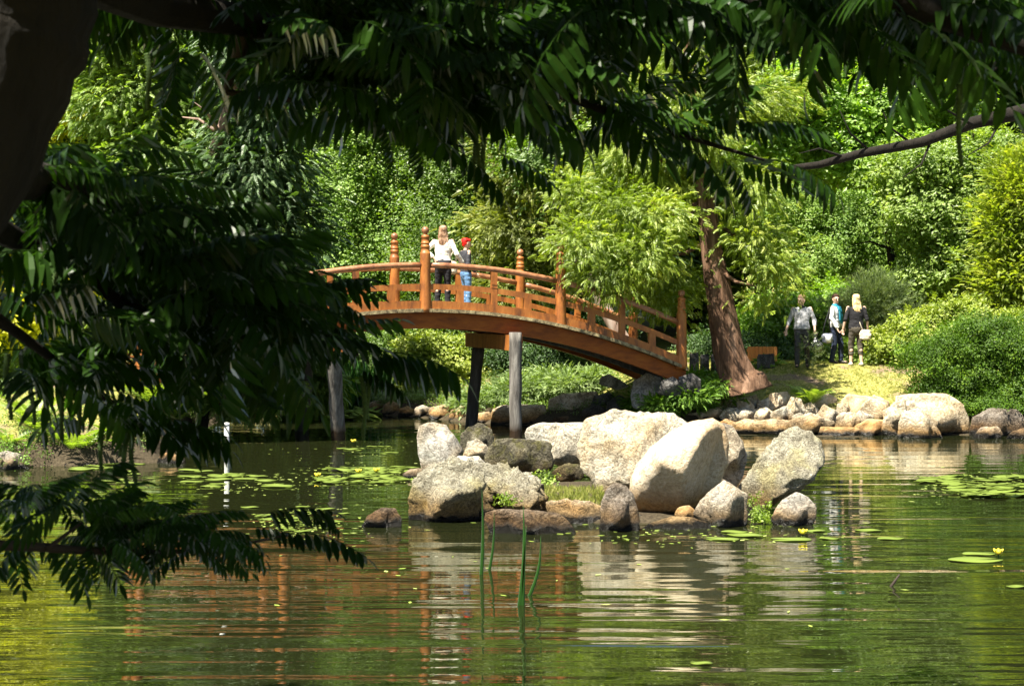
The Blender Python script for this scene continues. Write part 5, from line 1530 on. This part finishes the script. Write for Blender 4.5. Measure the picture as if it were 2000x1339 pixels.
# reeds and the twig in the water
GRD = 'reed blades before the islet'
for i, (b0, tp, D, w_, bend, lab) in enumerate([((938, 1120), (941, 955), 16.3, .020, .02, 'tall reed blade on the left of the pair before the islet'), ((950, 1105), (965, 1000), 16.6, .016, .03, 'short reed blade crossing the left pair'),
                                  ((1011, 1180), (1022, 985), 14.6, .022, .03, 'tallest reed blade of the right clump'), ((1021, 1182), (1028, 1025), 14.6, .020, -.01, 'straight middle reed blade of the right clump'),
                                  ((1020, 1160), (1056, 1046), 15.1, .018, .06, 'reed blade of the right clump leaning to the right')]):
    p0 = PX(b0[0], b0[1], D); p0.z = -.15; p1 = PX(tp[0], tp[1], D)
    mb = MB(); rings = []
    for k in range(9):
        t = k / 8; q = p0.lerp(p1, t) + Vector((bend * math.sin(t * PI), 0, 0))
        rings.append((q, w_ * (1 - t ** 2.2) + .001, .004))
    mb.loft(rings, 6, up=(1, 0, 0))
    tag(link('reed', mb.mesh('reed', M['L_reed'])), lab, 'reed', GRD)
mb = MB(); D = 15.6
mb.loft([(PX(1738, 1190, D), .012, .012), (PX(1736, 1150, D), .016, .016), (PX(1745, 1138, D), .015, .015), (PX(1757, 1121, D), .009, .009)], 8)
tag(link('twig', mb.mesh('twig', M['twig'])), 'bent dead twig sticking out of the water on the right', 'twig')
r2_ = random.Random(3)
mb = MB()
gr = empty('reed_clump', (PX(640, 800, 41.5).x, 42.8, .1), label='dark green grassy reeds behind the left bridge piles', cat='reeds')
rg = np.random.default_rng(5); n = 420
P = np.column_stack([rg.uniform(-1.0, 1.3, n), rg.uniform(-.8, .8, n), rg.uniform(-.2, .1, n)])
a_ = rg.uniform(0, 6.28, n)
v, f, q = scatter(P, np.stack([np.cos(a_), np.sin(a_), np.zeros(n)], 1), rg.uniform(.7, 1.3, n), 'tuft', rg, .1)
link('blades', fastmesh('blades', v, f, q, M['L_reed']), gr)

# ------------------------------------------------------------------ the wingnut tree the photographer stands under
def frond_template(r, curve):
    Q = []; A = np.array

    def leaflet(base, d, nrm, ln, wd):
        d = d / np.linalg.norm(d); s = np.cross(nrm, d); s /= np.linalg.norm(s); n_ = np.cross(d, s)
        prof = [(0, .0), (.25, .82), (.55, 1.0), (.82, .62), (1.0, 0.0)]
        C = []; Lf = []; Rt = []
        for t, w_ in prof:
            c = base + d * ln * t - A([0, 0, 1]) * ln * curve * t * t
            C.append(c); Lf.append(c + s * wd / 2 * w_ + n_ * wd * .16 * w_); Rt.append(c - s * wd / 2 * w_ + n_ * wd * .16 * w_)
        for k in range(4):
            Q.append([C[k], C[k + 1], Lf[k + 1], Lf[k]]); Q.append([C[k], Rt[k], Rt[k + 1], C[k + 1]])
    n = 8
    for k in range(n):
        x = .16 + k * .096; z = .10 * math.sin(x * 2.2) - .24 * x * x
        for sg in (-1, 1):
            ln = .235 * (.72 + .5 * math.sin(PI * (k + 1) / (n + 1.5))) * r.uniform(.88, 1.1)
            leaflet(A([x + r.uniform(-.01, .01), 0, z]), A([.5, sg * r.uniform(.6, .95), -.65 + r.uniform(-.3, .25)]), A([r.uniform(-.2, .2), sg * r.uniform(.1, .4), 1.0]), ln, .082)
    x = .93; z = .10 * math.sin(x * 2.2) - .24 * x * x
    leaflet(A([x, 0, z]), A([1, 0, -.6]), A([.5, 0, 1.0]), .20, .075)
    for k in range(6):
        x0, x1 = k * .155, (k + 1) * .155
        z0 = .10 * math.sin(x0 * 2.2) - .24 * x0 * x0; z1 = .10 * math.sin(x1 * 2.2) - .24 * x1 * x1
        for aa in ((0, .006, 0), (0, 0, .006)):
            a = A(aa); Q.append([A([x0, 0, z0]) - a, A([x1, 0, z1]) - a, A([x1, 0, z1]) + a, A([x0, 0, z0]) + a])
    return np.array(Q).reshape(-1, 3), np.arange(len(Q) * 4).reshape(-1, 4)


TPL['frond'] = [frond_template(np.random.default_rng(60 + j), c) for j, c in enumerate((.25, .45, .15, .6))]
wn = empty('wingnut_tree', (-2.3, 3.0, Hf(-2.3, 3.0)), label='dark foreground tree with a thick leaning trunk, long feather shaped leaves and hanging catkins', cat='tree')
WL = wn.location
fp = []; fd = []; fs_ = []
rf = np.random.default_rng(31)


def mass(cx, cy, rx, ry, D0, D1, n, ang, spread=.42, size=.46):
    """fronds springing inside a blob (photo pixels) at D0..D1 metres, heading ang degrees (0 = right, -90 = down)"""
    for _ in range(n):
        while True:
            u, v = rf.uniform(-1, 1, 2)
            if u * u + v * v < 1: break
        D = rf.uniform(D0, D1)
        p = PX(cx + u * rx, cy + v * ry, D)
        a = math.radians(ang) + rf.normal(0, spread)
        fl = -1.0 if rf.random() < .24 else 1.0
        d = np.array([math.cos(a) * fl, rf.normal(0, .8), math.sin(a) + rf.uniform(0, .25)])
        fp.append(p); fd.append(d); fs_.append(size * rf.uniform(.6, 1.15))


def frond(a, b, D, D1=None):
    p0 = PX(*a, D); p1 = PX(*b, D1 or D)
    d = p1 - p0; L_ = d.length
    up = Vector((0, 0, .27 * L_))
    fp.append(p0); fd.append(np.array((d + up))); fs_.append(L_ * 1.0)


for t in [(330, -10, 240, 40, 5, 7, 110, -8), (640, 60, 140, 50, 5, 7, 80, -5), (800, 100, 130, 60, 5, 7, 80, -8), (950, 80, 120, 60, 5, 7, 60, -5), (1080, 40, 120, 50, 5, 7, 30, -8),
          (900, -10, 420, 40, 5, 7, 120, -8), (1330, -15, 200, 28, 5.5, 7, 40, -15), (1620, -30, 200, 28, 5, 6.5, 30, -20), (1830, 10, 120, 40, 4.5, 6, 24, -15), (1850, 90, 70, 22, 4.5, 6, 6, -30),
          (1150, 165, 90, 30, 5.5, 6.5, 8, -5), (1290, 235, 90, 25, 5.8, 6.5, 8, -5), (1430, 50, 20, 20, 5.5, 6.5, 5, -80), (780, 190, 60, 30, 5, 6.5, 12, -15), (920, 190, 80, 30, 5, 6.5, 10, -10), (650, 150, 60, 24, 5, 6, 12, -15),
          (340, 0, 250, 40, 7, 9, 70, -5), (680, 30, 150, 50, 6.8, 8.8, 60, 0), (860, 60, 160, 60, 6.8, 8.8, 60, 0), (1000, 0, 260, 40, 6.8, 8.8, 60, -5), (1380, -25, 200, 24, 6.8, 8, 30, -10), (1820, 20, 130, 30, 6, 7.5, 20, -10),
          (50, 330, 80, 45, 4.5, 6, 18, -5), (170, 370, 100, 24, 5, 6.3, 16, -5), (110, 420, 130, 36, 5, 6.5, 34, -5), (290, 440, 90, 36, 5, 6.3, 18, -8), (240, 520, 190, 30, 5, 6.5, 44, -4), (400, 540, 80, 40, 5, 6.3, 28, -10), (330, 590, 110, 20, 5, 6.3, 10, -8),
          (200, 440, 170, 40, 6.6, 8, 18, 0), (400, 520, 90, 50, 6.6, 8, 22, 0), (150, 550, 170, 34, 6.6, 8, 8, 0),
          (40, 570, 80, 26, 5, 6.3, 9, -5), (480, 600, 50, 30, 5, 6, 10, -15), (110, 725, 90, 16, 5, 6, 6, -8), (20, 680, 50, 16, 5, 6, 3, -10), (40, 410, 70, 34, 5, 6.3, 12, -8), (360, 90, 20, 16, 5, 6, 3, -80), (500, 90, 40, 30, 5.5, 6.5, 5, -40),
          (230, 600, 230, 20, 5, 6.4, 12, -5), (90, 740, 90, 18, 5, 6, 5, -5), (220, 805, 70, 16, 5, 6, 5, -8), (450, 640, 80, 18, 5, 6.2, 9, -8),
          (270, 630, 170, 30, 5, 6.6, 22, -10), (480, 630, 100, 45, 5.2, 6.8, 34, -20), (440, 665, 100, 26, 5.2, 6.8, 15, -20), (560, 590, 40, 30, 5.4, 6.6, 9, -15), (240, 690, 170, 26, 6, 7.5, 7, -10),
          (60, 985, 80, 18, 4.4, 5.0, 18, 5), (190, 1000, 80, 20, 4.5, 5.1, 26, 0), (310, 1022, 70, 16, 4.6, 5.2, 26, -8), (400, 1055, 60, 14, 4.7, 5.3, 18, -12), (190, 1052, 150, 8, 4.5, 5.1, 14, -30), (60, 1050, 60, 8, 4.5, 5.1, 3, -70)]:
    sz = (.42 if t[0] > 600 else .38) if t[1] < 900 else .21
    mass(*t, size=sz)
for a, b_, D in [((590, 560), (742, 605), 6), ((600, 590), (715, 640), 6), ((640, 655), (795, 645), 6.2), ((690, 690), (905, 770), 6.0), ((700, 700), (855, 745), 6.0), ((690, 720), (790, 790), 6.0), ((560, 600), (700, 700), 5.8),
                 ((300, 850), (456, 905), 5.6), ((300, 835), (455, 880), 5.6), ((250, 830), (390, 850), 5.6), ((210, 760), (340, 850), 5.6), ((160, 745), (290, 770), 5.6), ((1450, 245), (1622, 290), 6.3), ((1500, 310), (1636, 408), 6.1), ((1430, 310), (1560, 395), 6.1), ((1400, 300), (1470, 420), 6.1),
                 ((1080, 50), (1195, 110), 6.0), ((1300, 180), (1430, 250), 6.2), ((1280, 230), (1400, 280), 6.2), ((1180, 190), (1330, 260), 6.0), ((1200, 270), (1340, 330), 6.0), ((840, 270), (980, 410), 5.6), ((960, 300), (1080, 385), 5.6), ((800, 260), (830, 350), 5.5), ((740, 240), (770, 330), 5.4),
                 ((550, 1040), (716, 1115), 5.2), ((500, 1010), (662, 1025), 5.2), ((480, 1030), (600, 1080), 5.2), ((600, 1010), (665, 1050), 5.2), ((210, 300), (400, 340), 5.6), ((340, 370), (480, 400), 5.6), ((1560, 30), (1690, 120), 5.6), ((560, 60), (690, 190), 5.6), ((610, 70), (640, 190), 5.6)]:
    frond(a, b_, D)
# the crown above and behind the photographer, which shades all of this
nC = 5200
for _ in range(nC):
    x = rf.uniform(-9.5, 6.5); y = rf.uniform(-8.5, 8.5)
    z = rf.uniform(max(4.4, 3.5 + .2 * max(y, 0)), 9.5)
    h1 = z - 3.6; lx, ly = x + .42 * h1, y + .32 * h1
    h2 = z - 2.1; kx, ky = x + .42 * h2, y + .32 * h2
    if (.2 < lx < 1.7 and 5.3 < ly < 6.8 and rf.random() < .8) or (-1.0 < kx < -.4 and 4.7 < ky < 5.7 and rf.random() < .5):  # unseen crown thinned here so sun lands on two groups of fronds
        continue
    fp.append(Vector((x, y, z))); fd.append(rf.normal(0, 1, 3) * [1, 1, .35] + [0, 0, -.15]); fs_.append(rf.uniform(.5, .75))
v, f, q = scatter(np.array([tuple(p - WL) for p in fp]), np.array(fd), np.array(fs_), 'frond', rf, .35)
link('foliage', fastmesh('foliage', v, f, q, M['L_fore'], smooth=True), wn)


def woody(name, pts, mat='darkbark', n=12, lump=.08):
    mb = MB(); P = [(PX(*p[:3]) - WL, p[3]) for p in pts]; rings = []
    for i in range(len(P) - 1):
        for k in range(5):
            t = k / 5; rr_ = P[i][1] * (1 - t) + P[i + 1][1] * t
            c = P[i][0].lerp(P[i + 1][0], t) + Vector([rr_ * .25 * noise.noise(Vector((i + t, j * 7, len(pts)))) for j in range(3)])
            rings.append((c, rr_ * (1 + lump * noise.noise(Vector((i * 2 + t * 3, 2, 5)))), rr_))
    rings.append((P[-1][0], P[-1][1], P[-1][1]))
    mb.loft(rings, n)
    return mb.build(name, M[mat], wn)


woody('trunk', [(-900, 3600, 3.6, .5), (-700, 1500, 3.7, .36), (-420, 750, 3.9, .30), (-190, 380, 4.1, .27), (-30, 130, 4.2, .245), (10, 0, 4.2, .25), (20, -250, 4.2, .24), (120, -900, 4.2, .2)], n=24, lump=.12)
for pts in [[(20, -150, 4.2, .12), (300, 10, 5, .07), (640, 80, 5.8, .04), (1000, 150, 6.1, .022), (1250, 240, 6.2, .014), (1500, 315, 6.2, .006)],
            [(20, -400, 4.2, .13), (500, -60, 5, .08), (1000, -20, 5.6, .05), (1300, 30, 5.8, .03), (1450, 90, 6, .012)],
            [(20, -900, 4.2, .15), (1100, -300, 5, .10), (1700, -30, 5, .06), (1850, 35, 5, .045), (2060, 110, 5, .03)],
            [(1250, -120, 5.5, .05), (1580, 75, 5.6, .016), (1800, 120, 5.6, .014), (2050, 150, 5.6, .01)],
            [(-60, 320, 4.3, .09), (120, 360, 5, .05), (300, 440, 5.6, .03), (480, 540, 6, .018), (600, 600, 6, .01), (700, 695, 6, .006)],
            [(-60, 420, 4.6, .06), (60, 480, 5.2, .03), (250, 600, 5.7, .02), (420, 620, 5.9, .012)],
            [(-100, 560, 4.8, .04), (20, 640, 5.2, .02), (150, 740, 5.5, .013), (300, 840, 5.6, .006)],
            [(-160, 1055, 4.4, .03), (0, 1064, 4.5, .016), (150, 1074, 4.7, .013), (300, 1078, 4.9, .009), (420, 1072, 5.1, .006), (560, 1045, 5.2, .004)],
            [(480, 60, 5.4, .03), (440, 180, 5.5, .014), (600, 200, 5.6, .008)],
            [(90, 1072, 4.6, .008), (160, 1020, 4.7, .004)], [(200, 1075, 4.75, .007), (260, 1010, 4.8, .003)]]:
    woody('branch', pts, 'twig' if pts[0][3] < .04 else 'darkbark', n=10)
for i, (px, y0, y1, D) in enumerate([(287, 105, 215, 5.5), (1432, 110, 245, 5.8), (1873, 165, 325, 5.2), (14, 690, 820, 5.5), (60, 720, 830, 5.5), (84, 740, 800, 5.6), (118, 690, 860, 5.6), (196, 800, 920, 5.4), (243, 850, 950, 5.4), (258, 845, 950, 5.45), (228, 780, 890, 5.6), (150, 730, 850, 5.6),
                                   (708, 735, 860, 6.0), (716, 740, 820, 6.05), (926, 270, 375, 6.0), (944, 265, 380, 6.05), (935, 280, 360, 5.95), (508, 640, 790, 5.9), (170, 480, 590, 5.4), (450, 70, 220, 5.6), (105, 520, 640, 5.5), (1150, 0, 90, 5.5)]):
    mb = MB(); a = PX(px, y0, D) - WL; b_ = PX(px + 4, y1, D) - WL; rings = []
    K = 34
    for k in range(K + 1):
        t = k / K; rings.append((a.lerp(b_, t) + Vector((.006 * math.sin(t * 5 + i), .004 * math.cos(t * 7), 0)), (.0085 if k % 2 else .0145) * (1 - .35 * t), (.0085 if k % 2 else .0135) * (1 - .35 * t)))
    mb.loft(rings, 7)
    mb.build('catkin', M['catkin'], wn)

# scum, petals and fallen leaflets drifting on the water
rs = np.random.default_rng(12)
n = 1300
zx = []; 
for (px, py, sx_, sy_, k_) in [(735, 930, 170, 14, 300), (600, 1020, 90, 22, 260), (1900, 950, 110, 16, 240), (1350, 1045, 260, 14, 120), (480, 945, 120, 18, 120), (1200, 1100, 700, 70, 36), (900, 880, 500, 20, 140)]:
    qx = rs.normal(px, sx_ * .6, k_); qy = np.maximum(rs.normal(py, sy_ * .8, k_), 862)
    D_ = CAMZ * F / (qy - HZ)
    zx.append(np.column_stack([(qx - 1000) / F * D_, D_, np.full(k_, .006)]))
P = np.concatenate(zx); P = P[shore_dist(P[:, 0], P[:, 1]) < -.1]
a_ = rs.uniform(0, 6.28, len(P)); V = []; Q = []
for i, (p_, an) in enumerate(zip(P, a_)):
    ln = rs.uniform(.015, .06); wd = ln * rs.uniform(.25, .6); c_, s_ = math.cos(an), math.sin(an)
    for u_, v_ in ((-ln, 0), (0, -wd), (ln, 0), (0, wd)):
        V.append((p_[0] + u_ * c_ - v_ * s_, p_[1] + u_ * s_ + v_ * c_, p_[2]))
    Q.append([4 * i + k for k in range(4)])
o = link('floating_leaflets', fastmesh('floating_leaflets', V, Q, rs.uniform(0, 1, len(Q)), M['L_pad']))
tag(o, 'tiny fallen leaflets and scum drifting on the pond', 'fallen leaves', kind='stuff')
